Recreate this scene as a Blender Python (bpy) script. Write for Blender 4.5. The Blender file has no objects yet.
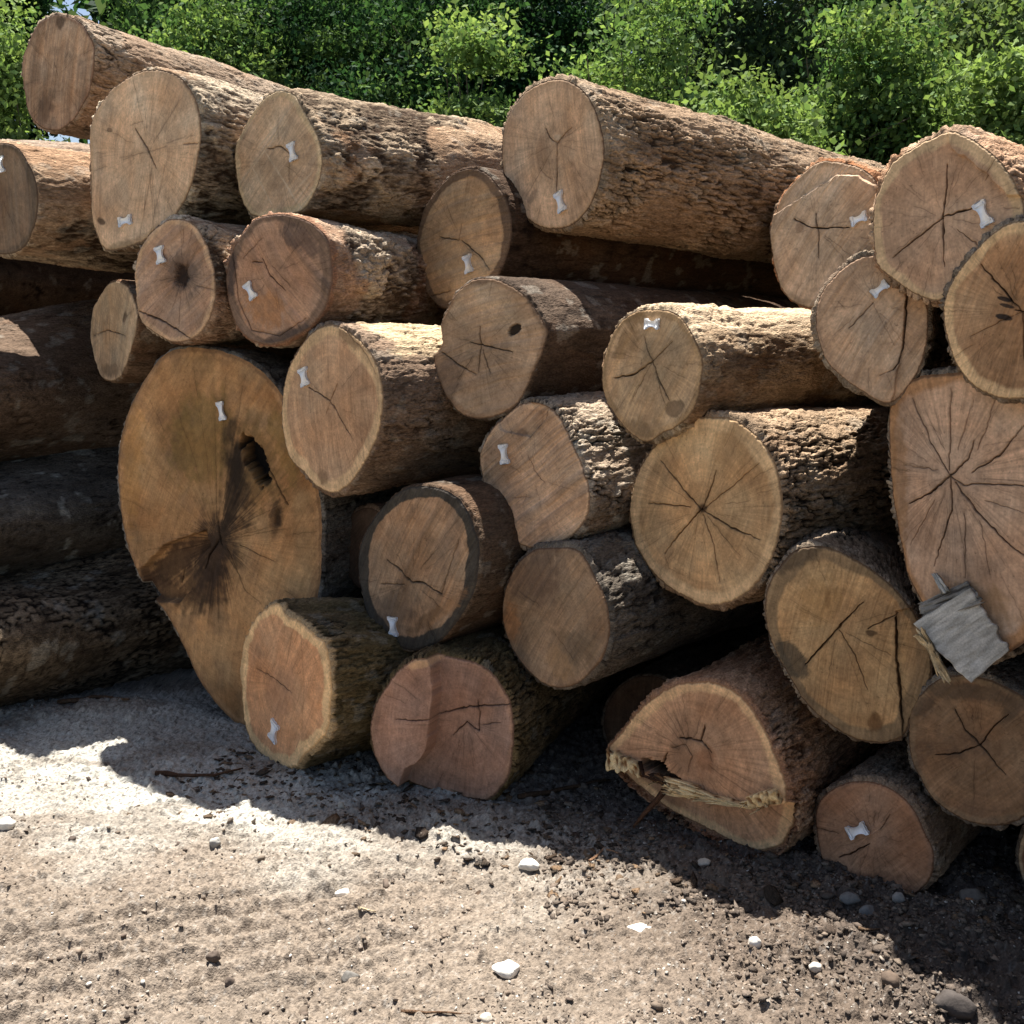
import bpy, math, random
import numpy as np
from mathutils import Matrix, Vector

S = bpy.context.scene
COL = S.collection
R = math.radians
rng = np.random.default_rng(7)
random.seed(7)

# ------------------------------------------------------------------ camera geometry
F = 1027.0
PITCH = math.atan(172 / F)
CAM_Z = 1.65
CP, SP = math.cos(PITCH), math.sin(PITCH)


def ray(x, y):
    dx = (x - 512) / F
    dy = (512 - y) / F
    return np.array([dx, CP + dy * SP, -SP + dy * CP])


def ground_pt(x, y, z=0.0):
    d = ray(x, y)
    t = (z - CAM_Z) / d[2]
    return np.array([d[0] * t, d[1] * t, z])


# ------------------------------------------------------------------ numpy noise
def _hash(ix, iy, seed):
    h = (ix.astype(np.int64) * 374761393 + iy.astype(np.int64) * 668265263 + seed * 1442695041) & 0xFFFFFFFF
    h = ((h ^ (h >> 13)) * 1274126177) & 0xFFFFFFFF
    h = ((h ^ (h >> 16)) * 2246822519) & 0xFFFFFFFF
    h = h ^ (h >> 15)
    return (h & 0xFFFF).astype(np.float32) / 65535.0


def vn(x, y, seed=0):
    """value noise, 0..1"""
    x = np.asarray(x, dtype=np.float32)
    y = np.asarray(y, dtype=np.float32)
    fx = np.floor(x)
    fy = np.floor(y)
    ix = fx.astype(np.int64)
    iy = fy.astype(np.int64)
    tx = x - fx
    ty = y - fy
    tx = tx * tx * tx * (tx * (tx * 6 - 15) + 10)
    ty = ty * ty * ty * (ty * (ty * 6 - 15) + 10)
    a = _hash(ix, iy, seed)
    b = _hash(ix + 1, iy, seed)
    c = _hash(ix, iy + 1, seed)
    d = _hash(ix + 1, iy + 1, seed)
    return (a + (b - a) * tx) * (1 - ty) + (c + (d - c) * tx) * ty


def fbm(x, y, seed=0, octv=4, gain=0.5):
    s = 0.0
    a = 1.0
    n = 0.0
    for o in range(octv):
        f = 2.03 ** o
        s = s + a * vn(x * f + 17.3 * o, y * f - 9.1 * o, seed + o * 31)
        n += a
        a *= gain
    return s / n


def cells(x, y, seed=0):
    """Worley noise: distance to border (F2-F1) and a random number per cell"""
    x = np.asarray(x, dtype=np.float32)
    y = np.asarray(y, dtype=np.float32)
    fx = np.floor(x)
    fy = np.floor(y)
    d1 = np.full(x.shape, 9.0, np.float32)
    d2 = np.full(x.shape, 9.0, np.float32)
    idr = np.zeros(x.shape, np.float32)
    for ox in (-1, 0, 1):
        for oy in (-1, 0, 1):
            cx = fx + ox
            cy = fy + oy
            jx = _hash(cx, cy, seed)
            jy = _hash(cx, cy, seed + 77)
            d = np.hypot(cx + jx - x, cy + jy - y)
            m = d < d1
            d2 = np.where(m, d1, np.minimum(d2, d))
            idr = np.where(m, _hash(cx, cy, seed + 154), idr)
            d1 = np.where(m, d, d1)
    return d2 - d1, idr


def sst(a, b, x):
    t = np.clip((x - a) / (b - a), 0, 1)
    return t * t * (3 - 2 * t)


def lin(c):
    c = np.array(c, dtype=np.float32) / 255.0
    return np.where(c <= 0.04045, c / 12.92, ((c + 0.055) / 1.055) ** 2.4)


def mix(a, b, t):
    t = np.asarray(t)[..., None]
    return a * (1 - t) + b * t


# ------------------------------------------------------------------ mesh building
def build(name, verts, faces, mat, parent=None, col=None, smooth=True, tris=False, extra=None):
    """faces: (M,4) or (M,3) int array, or a list of such arrays"""
    if not isinstance(faces, list):
        faces = [faces]
    me = bpy.data.meshes.new(name)
    verts = np.asarray(verts, dtype=np.float32)
    me.vertices.add(len(verts))
    me.vertices.foreach_set('co', verts.ravel())
    nl = sum(f.size for f in faces)
    nf = sum(len(f) for f in faces)
    me.loops.add(nl)
    me.polygons.add(nf)
    me.loops.foreach_set('vertex_index', np.concatenate([f.ravel() for f in faces]).astype(np.int32))
    tot = np.concatenate([np.full(len(f), f.shape[1], np.int32) for f in faces])
    st = np.concatenate([[0], np.cumsum(tot)[:-1]]).astype(np.int32)
    me.polygons.foreach_set('loop_start', st)
    me.update(calc_edges=True)
    if smooth:
        me.polygons.foreach_set('use_smooth', np.ones(nf, dtype=bool))
    if col is not None:
        a = me.attributes.new('Col', 'FLOAT_COLOR', 'POINT')
        c = np.ones((len(verts), 4), np.float32)
        c[:, :3] = np.clip(col, 0.002, 0.95)
        a.data.foreach_set('color', c.ravel())
    me.materials.append(mat)
    o = bpy.data.objects.new(name, me)
    COL.objects.link(o)
    if parent is not None:
        o.parent = parent
    return o


def empty(name, M):
    o = bpy.data.objects.new(name, None)
    o.empty_display_size = 0.1
    COL.objects.link(o)
    o.matrix_world = M
    return o


def tag(o, label=None, cat=None, group=None, kind=None):
    if label:
        o['label'] = label
    if cat:
        o['category'] = cat
    if group:
        o['group'] = group
    if kind:
        o['kind'] = kind
    return o


def grid_faces(nu, nv, wrap=False):
    """rings: index = j*nu+i"""
    i = np.arange(nu if wrap else nu - 1)
    j = np.arange(nv - 1)
    I, J = np.meshgrid(i, j)
    I = I.ravel()
    J = J.ravel()
    I2 = (I + 1) % nu
    return np.stack([J * nu + I, J * nu + I2, (J + 1) * nu + I2, (J + 1) * nu + I], 1)


# ------------------------------------------------------------------ materials
def mat_attr(name, rough=0.85, spec=0.2, fine=120.0, fine_amt=0.25, bump=0.3, bump_scale=200.0, bump_dist=0.004,
             stretch=(1, 1, 1)):
    m = bpy.data.materials.new(name)
    m.use_nodes = True
    nt = m.node_tree
    N = nt.nodes
    L = nt.links
    b = N['Principled BSDF']
    b.inputs['Roughness'].default_value = rough
    b.inputs['Specular IOR Level'].default_value = spec
    at = N.new('ShaderNodeAttribute')
    at.attribute_name = 'Col'
    tc = N.new('ShaderNodeTexCoord')
    mp = N.new('ShaderNodeMapping')
    mp.inputs['Scale'].default_value = stretch
    L.new(tc.outputs['Object'], mp.inputs['Vector'])
    nz = N.new('ShaderNodeTexNoise')
    nz.inputs['Scale'].default_value = fine
    nz.inputs['Detail'].default_value = 5
    L.new(mp.outputs[0], nz.inputs['Vector'])
    mr = N.new('ShaderNodeMapRange')
    mr.inputs[1].default_value = 0.25
    mr.inputs[2].default_value = 0.75
    mr.inputs[3].default_value = 1 - fine_amt
    mr.inputs[4].default_value = 1 + fine_amt
    L.new(nz.outputs['Fac'], mr.inputs[0])
    vm = N.new('ShaderNodeVectorMath')
    vm.operation = 'SCALE'
    L.new(at.outputs['Color'], vm.inputs[0])
    L.new(mr.outputs[0], vm.inputs['Scale'])
    L.new(vm.outputs[0], b.inputs['Base Color'])
    n2 = N.new('ShaderNodeTexNoise')
    n2.inputs['Scale'].default_value = bump_scale
    n2.inputs['Detail'].default_value = 4
    L.new(mp.outputs[0], n2.inputs['Vector'])
    bp = N.new('ShaderNodeBump')
    bp.inputs['Strength'].default_value = bump
    bp.inputs['Distance'].default_value = bump_dist
    L.new(n2.outputs['Fac'], bp.inputs['Height'])
    L.new(bp.outputs[0], b.inputs['Normal'])
    return m


M_WOOD = mat_attr('cut_wood', rough=0.8, spec=0.15, fine=150, fine_amt=0.16, bump=0.25, bump_scale=260, bump_dist=0.003)
# bark: log axis is local Y, so fibres are stretched along it
M_BARK = mat_attr('bark', rough=0.95, spec=0.06, fine=170, fine_amt=0.45, bump=1.0, bump_scale=210, bump_dist=0.010, stretch=(1, 0.35, 1))
M_GROUND = mat_attr('yard_dirt', rough=0.95, spec=0.1, fine=130, fine_amt=0.3, bump=0.8, bump_scale=170, bump_dist=0.008)
M_GROUND_BIT = mat_attr('clod', rough=0.95, spec=0.08, fine=140, fine_amt=0.3, bump=0.8, bump_scale=180, bump_dist=0.006)
M_STONE = mat_attr('stone', rough=0.85, spec=0.2, fine=60, fine_amt=0.2, bump=0.5, bump_scale=90, bump_dist=0.004)
M_SPLIT = mat_attr('split_wood', rough=0.85, spec=0.12, fine=240, fine_amt=0.25, bump=0.25, bump_scale=300, bump_dist=0.003)


def mat_plain(name, color, rough=0.5, spec=0.4):
    m = bpy.data.materials.new(name)
    m.use_nodes = True
    nt = m.node_tree
    b = nt.nodes['Principled BSDF']
    b.inputs['Roughness'].default_value = rough
    b.inputs['Specular IOR Level'].default_value = spec
    tc = nt.nodes.new('ShaderNodeTexCoord')
    nz = nt.nodes.new('ShaderNodeTexNoise')
    nz.inputs['Scale'].default_value = 90
    nt.links.new(tc.outputs['Object'], nz.inputs['Vector'])
    cr = nt.nodes.new('ShaderNodeValToRGB')
    cr.color_ramp.elements[0].position = 0.3
    cr.color_ramp.elements[1].position = 0.7
    c = np.array(color)
    cr.color_ramp.elements[0].color = (*(c * 0.93), 1)
    cr.color_ramp.elements[1].color = (*c, 1)
    nt.links.new(nz.outputs['Fac'], cr.inputs[0])
    nt.links.new(cr.outputs[0], b.inputs['Base Color'])
    return m


M_TAG = mat_plain('white_plastic', (0.93, 0.93, 0.94), 0.35)


def mat_leaf():
    m = bpy.data.materials.new('leaf')
    m.use_nodes = True
    nt = m.node_tree
    N = nt.nodes
    L = nt.links
    for n in list(N):
        N.remove(n)
    out = N.new('ShaderNodeOutputMaterial')
    at = N.new('ShaderNodeAttribute')
    at.attribute_name = 'Col'
    d = N.new('ShaderNodeBsdfPrincipled')
    d.inputs['Roughness'].default_value = 0.7
    d.inputs['Specular IOR Level'].default_value = 0.04
    tr = N.new('ShaderNodeBsdfTranslucent')
    hs = N.new('ShaderNodeMix')
    hs.data_type = 'RGBA'
    hs.blend_type = 'MULTIPLY'
    hs.inputs[0].default_value = 1.0
    hs.inputs[7].default_value = (1.15, 1.2, 0.68, 1)
    L.new(at.outputs['Color'], hs.inputs[6])
    L.new(at.outputs['Color'], d.inputs['Base Color'])
    L.new(hs.outputs[2], tr.inputs['Color'])
    mx = N.new('ShaderNodeMixShader')
    mx.inputs[0].default_value = 0.34
    L.new(d.outputs[0], mx.inputs[1])
    L.new(tr.outputs[0], mx.inputs[2])
    L.new(mx.outputs[0], out.inputs['Surface'])
    return m


M_LEAF = mat_leaf()

# ------------------------------------------------------------------ logs
FA = R(23)
FN = np.array([math.sin(FA), math.cos(FA), 0.0])   # direction into the heap
C0 = 3.13
SLOPE = 0.40


def catmull(pts, n_per=10):
    P = np.array(pts, float)
    n = len(P)
    out = []
    for i in range(n):
        p0, p1, p2, p3 = P[i - 1], P[i], P[(i + 1) % n], P[(i + 2) % n]
        for k in range(n_per):
            t = k / n_per
            out.append(0.5 * ((2 * p1) + (-p0 + p2) * t + (2 * p0 - 5 * p1 + 4 * p2 - p3) * t * t + (-p0 + 3 * p1 - 3 * p2 + p3) * t ** 3))
    return np.array(out)


def ell(cx, cy, rx, ry, n=16, tilt=0.0):
    t = np.linspace(0, 2 * math.pi, n, endpoint=False)
    x = rx * np.cos(t)
    y = ry * np.sin(t)
    c, s = math.cos(R(tilt)), math.sin(R(tilt))
    return [(cx + x[i] * c - y[i] * s, cy + x[i] * s + y[i] * c) for i in range(n)]


def seg_dist(P, line):
    """distance from points to a polyline and the 0..1 position along it"""
    best = np.full(len(P), 1e9, np.float32)
    pos = np.zeros(len(P), np.float32)
    line = np.array(line, float)
    ls = np.linalg.norm(line[1:] - line[:-1], axis=1)
    tot = ls.sum() + 1e-9
    acc = 0.0
    for k in range(len(line) - 1):
        a = line[k]
        d = line[k + 1] - a
        t = np.clip(((P - a) @ d) / (d @ d + 1e-12), 0, 1)
        q = np.linalg.norm(P - (a + t[:, None] * d), axis=1)
        m = q < best
        best = np.where(m, q, best)
        pos = np.where(m, (acc + t * ls[k]) / tot, pos)
        acc += ls[k]
    return best, pos


def in_poly(P, poly):
    x, y = P[:, 0], P[:, 1]
    ins = np.zeros(len(P), bool)
    n = len(poly)
    for i in range(n):
        x1, y1 = poly[i - 1]
        x2, y2 = poly[i]
        c = ((y1 > y) != (y2 > y)) & (x < (x2 - x1) * (y - y1) / (y2 - y1 + 1e-12) + x1)
        ins ^= c
    return ins


class Frame:
    """plane of a cut face: local x = r, y = a (into the heap), z = v"""

    def __init__(self, C, yaw, pitch):
        self.C = np.array(C)
        cy, sy, cp, sp = math.cos(yaw), math.sin(yaw), math.cos(pitch), math.sin(pitch)
        self.a = np.array([sy * cp, cy * cp, sp])
        self.r = np.array([cy, -sy, 0.0])
        self.v = np.cross(self.r, self.a)

    def px(self, p):
        o = np.array([0, 0, CAM_Z])
        d = ray(p[0], p[1])
        t = ((self.C - o) @ self.a) / (d @ self.a)
        q = o + d * t - self.C
        return np.array([q @ self.r, q @ self.v])

    def matrix(self):
        M = Matrix.Identity(4)
        for k in range(3):
            M[k][0] = self.r[k]
            M[k][1] = self.a[k]
            M[k][2] = self.v[k]
            M[k][3] = self.C[k]
        return M


BARKS = {
    # dark, light, patch colours (sRGB of the material itself), patch amount
    'brown':  dict(dark=(46, 37, 31), light=(168, 151, 133), patch=(138, 114, 94), pa=0.3, kind='rough'),
    'furrow': dict(dark=(40, 34, 30), light=(172, 153, 131), patch=(128, 104, 84), pa=0.2, kind='furrow'),
    'scaly':  dict(dark=(38, 32, 28), light=(154, 137, 116), patch=(120, 102, 84), pa=0.3, kind='scaly'),
    'grey':   dict(dark=(50, 46, 43), light=(143, 134, 122), patch=(104, 90, 78), pa=0.25, kind='rough'),
    'smooth': dict(dark=(60, 51, 44), light=(124, 108, 93), patch=(114, 88, 68), pa=0.25, kind='smooth'),
    'peel':   dict(dark=(72, 57, 45), light=(210, 190, 163), patch=(168, 130, 98), pa=0.35, kind='peel'),
    'pale':   dict(dark=(84, 68, 54), light=(226, 208, 182), patch=(168, 122, 90), pa=0.3, kind='peel'),
    'moss':   dict(dark=(42, 36, 28), light=(148, 130, 100), patch=(112, 99, 68), pa=0.3, kind='furrow'),
    'orange': dict(dark=(58, 42, 33), light=(200, 168, 138), patch=(174, 126, 92), pa=0.3, kind='furrow'),
}


def bark_field(kind, a, s, seed):
    """bark relief, about 0..1, and its depth in metres; a = arc, s = along the log, both in metres"""
    w1 = fbm(a * 24, s * 16, seed + 7, 3) - 0.5
    w2 = fbm(a * 16, s * 11, seed + 8, 3) - 0.5
    fine = fbm(a * 120, s * 40, seed + 41, 3, 0.6)
    grain = vn(a * 190 + 8 * w2, s * 26, seed + 42)
    lump = fbm(a * 7, s * 4, seed + 43, 3)
    if kind == 'furrow':
        e1, id1 = cells((a + .028 * w1) * 44, (s + .16 * w2) * 7, seed + 11)
        e2, id2 = cells((a + .022 * w2) * 74, (s + .07 * w1) * 19, seed + 12)
        open_ = 0.3 + 0.7 * sst(.35, .6, fbm(a * 12, s * 5, seed + 13, 2))
        k1 = 1 - (1 - sst(0.0, 0.22, e1)) * open_
        k2 = 1 - (1 - sst(0.0, 0.14, e2)) * 0.45 * open_
        strip = fbm(a * 110 + 4 * w2, s * 20, seed + 44, 3, 0.6)
        h = k1 * k2 * (0.5 + 0.35 * id1 + 0.2 * id2) + 0.5 * (strip - 0.45) + 0.2 * (fine - .45) + 0.15 * (grain - .5) + .3 * (lump - .5)
        return h, 0.019
    if kind == 'scaly':
        e1, id1 = cells((a + .022 * w1) * 40, (s + .05 * w2) * 22, seed + 11)
        rows = vn((a + .02 * w1) * 30, s * 5, seed + 12)
        k1 = sst(0.0, 0.22, e1) * (0.5 + 0.5 * sst(0.0, .22, np.abs(rows - .5)))
        h = k1 * (0.5 + 0.5 * id1) + 0.4 * (fine - .45) + .2 * (lump - .5)
        return h, 0.018
    if kind == 'rough':
        n = vn((a + .04 * w1) * 26, (s + .1 * w2) * 6, seed + 11)
        f = sst(0.0, 0.22, np.abs(n - 0.5) * 2)
        e1, id1 = cells((a + .04 * w1) * 22, (s + .15 * w2) * 7, seed + 12)
        fl = sst(0.0, 0.10, e1)
        h = (0.35 + 0.4 * f) * (0.6 + 0.4 * fl) + 0.25 * id1 * fl + 0.5 * (fine - .45) + 0.35 * (grain - .5) + .5 * (lump - .5)
        return h, 0.016
    if kind == 'peel':
        p = sst(0.50, 0.54, fbm(a * 8, s * 4, seed + 15, 4))
        e1, id1 = cells((a + .04 * w1) * 26, (s + .12 * w2) * 9, seed + 16)
        h = 0.35 + 0.42 * (grain - .5) + 0.5 * (fine - .45) + .6 * (lump - .5) + p * (0.25 + .4 * id1) * sst(0, 0.12, e1)
        return h, 0.016
    n = vn((a + .03 * w1) * 20, s * 4, seed + 13)
    h = (0.4 + 0.5 * (lump - .5) + 0.3 * (fine - .45) + .25 * (grain - .5)) + .25 * sst(0, 0.10, np.abs(n - 0.5))
    return h, 0.010


def polar(contour, NT):
    """radius by angle of a star-shaped contour round its centroid"""
    c = contour.mean(0)
    d = contour - c
    ang = np.arctan2(d[:, 1], d[:, 0])
    rad = np.hypot(d[:, 0], d[:, 1])
    o = np.argsort(ang)
    ang = ang[o]
    rad = rad[o]
    # the seam lies at the lower left, where nothing is seen
    th = np.linspace(0, 2 * math.pi, NT, endpoint=False) + math.pi * 1.25
    tw = (th + math.pi) % (2 * math.pi) - math.pi
    r = np.interp(tw, np.r_[ang[-1] - 2 * math.pi, ang, ang[0] + 2 * math.pi], np.r_[rad[-1], rad, rad[0]])
    return c, th, r


def make_tag(fr, parent, pos, angle, ln=17, wd=10, seed=0):
    p = np.array(pos, float)
    d = np.array([math.cos(R(angle)), math.sin(R(angle))])
    e1 = fr.px(p + d * ln / 2)
    e0 = fr.px(p - d * ln / 2)
    c = (e0 + e1) / 2
    u = (e1 - e0)
    Lm = np.linalg.norm(u)
    u /= Lm
    w = np.array([-u[1], u[0]])
    # size of the width direction by the same face
    wp = np.linalg.norm(fr.px(p + np.array([-d[1], d[0]]) * wd / 2) - fr.px(p - np.array([-d[1], d[0]]) * wd / 2))
    hl, hw = Lm / 2, wp / 2
    half = [(-1.0, 0.0), (-0.93, 0.42), (-1.02, 0.62), (-0.98, 1.0), (-0.66, 0.98), (-0.5, 0.7), (-0.3, 0.56), (0, 0.5),
            (0.3, 0.56), (0.5, 0.7), (0.66, 0.98), (0.98, 1.0), (1.02, 0.62), (0.93, 0.42), (1.0, 0.0)]
    out = half + [(x, -y) for x, y in half[-2:0:-1]]
    n = len(out)
    vs = []
    for yy in (-0.010, -0.0015):
        for x, y in out:
            q = c + u * x * hl + w * y * hw
            vs.append((q[0], yy, q[1]))
    k = len(half)
    fs4 = []
    for i in range(n):
        fs4.append((i, (i + 1) % n, n + (i + 1) % n, n + i))
    # cap as quads across the two halves
    top = list(range(k))
    bot = [0] + list(range(n - 1, k - 1, -1)) + [k - 1]
    for i in range(k - 1):
        q = [top[i], top[i + 1], bot[i + 1], bot[i]]
        fs4.append(q)
    tri = [f for f in fs4 if len(set(f)) == 3]
    fs4 = [f for f in fs4 if len(set(f)) == 4]
    tri = [list(dict.fromkeys(f)) for f in tri]
    # two raised ribs
    for sx in (-0.72, 0.72):
        b = len(vs)
        for yy in (-0.0125, -0.0101):
            for x, y in ((sx - 0.07, -0.7), (sx + 0.07, -0.7), (sx + 0.07, 0.7), (sx - 0.07, 0.7)):
                q = c + u * x * hl + w * y * hw
                vs.append((q[0], yy, q[1]))
        fs4 += [(b, b + 1, b + 2, b + 3), (b, b + 1, b + 5, b + 4), (b + 1, b + 2, b + 6, b + 5), (b + 2, b + 3, b + 7, b + 6), (b + 3, b, b + 4, b + 7)]
    fl = [np.array(fs4)]
    if tri:
        fl.append(np.array(tri))
    return build('tag', np.array(vs), fl, M_TAG, parent, smooth=False)


def make_log(sp):
    seed = sp['seed']
    px = catmull(sp['c'])
    cpx = px.mean(0)
    pitch = R(sp.get('pitch', 0))
    # position of the centre
    o = np.array([0, 0, CAM_Z])
    if 'ground' in sp:
        g = ground_pt(*sp['ground'])
    d = ray(*cpx)

    def frame(yaw):
        if 'ground' in sp:
            fr0 = Frame(g, yaw, pitch)
            t = ((g - o) @ fr0.a) / (d @ fr0.a)
            return Frame(o + d * t, yaw, pitch)
        # FN.C = C0 + SLOPE*(C.z-0.35) + ds
        t = (C0 + SLOPE * (CAM_Z - 0.35) + sp.get('ds', 0)) / (FN @ d - SLOPE * d[2])
        return Frame(o + d * t, yaw, pitch)

    if 'yaw' in sp:
        yaw = R(sp['yaw'])
    else:
        best = None
        for deg in np.arange(24, 50, 1.0):
            fr = frame(R(deg))
            uv = np.array([fr.px(p) for p in px[::5]])
            w = np.ptp(uv[:, 0])
            h = np.ptp(uv[:, 1])
            e = abs(math.log(w / h)) + 0.004 * abs(deg - 36)
            if best is None or e < best[0]:
                best = (e, deg)
        yaw = R(best[1])
    fr = frame(yaw)
    sp['frame'] = fr
    sp['yawdeg'] = math.degrees(yaw)
    uv = np.array([fr.px(p) for p in px])
    mpp = np.linalg.norm(fr.px(cpx + [0, 10]) - fr.px(cpx - [0, 10])) / 20   # metres per pixel
    root = empty('log', fr.matrix())
    tag(root, sp['label'], 'log', sp.get('group', 'logs piled in the heap'))

    # -------- cut face
    per = np.linalg.norm(np.diff(px, axis=0), axis=1).sum()
    NT = int(np.clip(per * 1.5, 160, 900))
    rmax = np.linalg.norm(px - cpx, axis=1).max()
    NR = int(np.clip(rmax * 1.5, 30, 170))
    c, th, rad = polar(uv, NT)
    rmean = rad.mean()
    rag = sp.get('ragged', 0.006)
    rn = fbm(np.cos(th) * 6 + 20, np.sin(th) * 6 + 20, seed, 4) - 0.5
    rn = rn + 0.6 * (vn(np.cos(th) * 26 + 70, np.sin(th) * 26 + 70, seed + 5) - .5)
    rad = rad * (1 + rag * 2 * rn)
    if sp.get('face', True):
        rho = (np.arange(NR + 1) / NR)
        rho = rho ** 0.9
        T, Q = np.meshgrid(th, rho)
        RR, _ = np.meshgrid(rad, rho)
        u = (c[0] + np.cos(T) * RR * Q).ravel()
        v = (c[1] + np.sin(T) * RR * Q).ravel()
        q = Q.ravel()
        P = np.stack([u, v], 1)
        pith = fr.px(sp['pith']) if 'pith' in sp else c
        dp = np.hypot(u - pith[0], v - pith[1])
        tp = np.arctan2(v - pith[1], u - pith[0])
        # the pith pulls the rings: normalised growth radius
        rr = np.clip(q, 0, 1)
        heart = lin(sp.get('heart', (165, 130, 102)))
        sap = lin(sp.get('sap', (180, 150, 120)))
        sw = sp.get('sw', 0.1)
        wob = 0.05 * (fbm(np.cos(tp) * 3 + 5, np.sin(tp) * 3 + 5, seed + 1, 3) - 0.5) * 2 + 0.03 * (fbm(u * 40, v * 40, seed + 2, 3) - 0.5)
        edge = 1 - sw * (0.7 + 0.6 * vn(np.cos(T.ravel()) * 1.6 + 9, np.sin(T.ravel()) * 1.6 + 9, seed + 3))
        ms = sst(edge - sp.get('sblur', 0.03), edge + sp.get('sblur', 0.03), rr + wob) * sp.get('samt', 1.0)
        col = np.repeat(heart[None], len(u), 0) * (1 + 0 * u[:, None])
        # tone across the heartwood
        big = fbm(u * 5 + seed, v * 5, seed + 4, 4)
        col = col * (1 + (big[:, None] - 0.5) * np.array([0.75, 0.85, 0.95]) * sp.get('blotch', 1.0))
        hue = fbm(u * 9, v * 9 + seed, seed + 5, 3)
        col = col * (1 + (hue[:, None] - 0.5) * np.array([0.16, -0.08, -0.3]))
        col = mix(col, sap * (0.8 + 0.4 * fbm(u * 18, v * 18, seed + 6, 3))[:, None], ms)
        # growth rings
        ring = np.sin((dp * 0.6 + rr * rmean * 0.4) * sp.get('ringf', 420) + 5 * fbm(u * 8, v * 8, seed + 7, 2))
        ring2 = vn((dp * 0.5 + rr * rmean * 0.5) * 95, tp * 0.6, seed + 8)
        ra = sp.get('ring', 1.0)
        col *= (1 + ra * (0.02 * ring + 0.13 * (ring2 - 0.5) + 0.10 * (vn((dp * 0.5 + rr * rmean * 0.5) * 190, tp * 1.2, seed + 51) - .5)))[:, None]
        # rays from the pith
        rays = vn(np.cos(tp) * 34 + 60, np.sin(tp) * 34 + 60, seed + 9)
        wtp = tp + 0.05 * (fbm(u * 14, v * 14, seed + 53, 3) - .5)
        rays2 = fbm(np.cos(wtp) * 70 + 160, np.sin(wtp) * 70 + 160 + dp * 6, seed + 10, 2)
        fade = sst(0.02, 0.12, dp)
        rya = sp.get('rays', 1.0) * (0.25 + 0.7 * fbm(u * 7 + 4, v * 7 + seed, seed + 52, 3))
        col *= (1 + rya * fade * (0.24 * (rays - 0.5) + 0.30 * (rays2 - 0.5)))[:, None]
        # saw marks
        sa = R(sp.get('saw', random.uniform(40, 140)))
        along = u * math.cos(sa) + v * math.sin(sa)
        across = -u * math.sin(sa) + v * math.cos(sa)
        across = across + 0.02 * (vn(along * 5, across * 3, seed + 12) - 0.5) + 0.25 * along ** 2
        sm = fbm(across * 150, along * 5, seed + 13, 3, 0.7)
        sm2 = vn(across * 34, along * 1.5, seed + 14)
        sma = sp.get('sawamt', 1.0)
        col *= (1 + sma * (0.46 * (sm - 0.5) + 0.2 * (sm2 - 0.5)))[:, None]
        disp = sma * (0.0035 * (sm - 0.5) + 0.005 * (sm2 - 0.5)) + 0.012 * (fbm(u * 4, v * 4, seed + 15, 2) - 0.5)
        col *= (1 + 0.5 * (fbm(u * 45, v * 45, seed + 54, 4, .65) - .5))[:, None]
        # dirt and grey weathering
        g = sst(0.5, 0.75, fbm(u * 11, v * 11, seed + 16, 5)) * sp.get('dirt', 0.35)
        col = mix(col, col * np.array([0.6, 0.6, 0.62]) + 0.012, g)
        speck = sst(0.7, 0.9, fbm(u * 120, v * 120, seed + 17, 3, .7)) * 0.4
        col *= (1 - speck)[:, None]
        col *= np.array([1.33, 1.30, 1.20])
        col = col * .94 + .06 * col.mean(1)[:, None] * np.array([1.06, 1.0, .92])
        # stains: (x, y, rx, ry, tilt, colour, strength[, depth])
        for k, stn in enumerate(sp.get('stains', [])):
            sx, sy, rx, ry, ti, sc_, amt = stn[:7]
            cc = fr.px((sx, sy))
            ex = fr.px((sx + rx * math.cos(R(ti)), sy + rx * math.sin(R(ti)))) - cc
            ey = fr.px((sx - ry * math.sin(R(ti)), sy + ry * math.cos(R(ti)))) - cc
            A = np.linalg.inv(np.stack([ex, ey], 1))
            lo = (P - cc) @ A.T
            dd = np.hypot(lo[:, 0], lo[:, 1])
            nn = fbm(u * 30 + k * 5, v * 30, seed + 18 + k, 4) - 0.5
            nr = vn(np.cos(tp) * 40 + 60, np.sin(tp) * 40 + 60, seed + 19) - 0.5
            soft = stn[8] if len(stn) > 8 else 0.35
            m = sst(1 + soft, 1 - soft, dd + 1.0 * nn * min(1, soft * 3) + 0.35 * nr * min(1, soft * 3)) * amt
            col = mix(col, lin(sc_) * (0.75 + 0.5 * vn(u * 60, v * 60, seed + 20))[:, None], m)
            if len(stn) > 7:
                disp += m * stn[7]
        # ledges where the saw cuts did not meet: (polygon, offset)
        for k, (poly, off) in enumerate(sp.get('steps', [])):
            pl = [fr.px(p) for p in poly]
            W = P + 0.006 * np.stack([vn(u * 50, v * 50, seed + 30), vn(u * 50, v * 50, seed + 31)], 1)
            ins = in_poly(W, pl)
            d, _ = seg_dist(W, pl + [pl[0]])
            disp += np.where(ins, off * sst(0.0, 0.006, d), 0)
            if off < 0:
                col *= np.where(ins, 1.06, 1.0)[:, None]
        # checks and cracks
        crs = [(ln, w) for ln, w in [(x[0], x[1]) for x in sp.get('cracks', [])]]
        lines = [([fr.px(p) for p in ln], w) for ln, w in crs]
        nchk = int(sp.get('checks', 7) * 2.2)
        for k in range(nchk):
            t0 = random.uniform(0, 2 * math.pi)
            if random.random() < 0.6:
                r0, r1 = random.uniform(0.08, 0.35), random.uniform(0.4, 0.8)
            else:
                r0, r1 = random.uniform(0.6, 0.75), random.uniform(0.92, 1.0)
            ix = int(((t0 - math.pi * 1.25) % (2 * math.pi)) / (2 * math.pi) * NT) % NT
            e = c + np.array([math.cos(t0), math.sin(t0)]) * rad[ix]
            pts = []
            for f in np.linspace(r0, r1, 5):
                b = pith + (e - pith) * f
                pts.append(b + rng.normal(0, 0.0025, 2))
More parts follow.
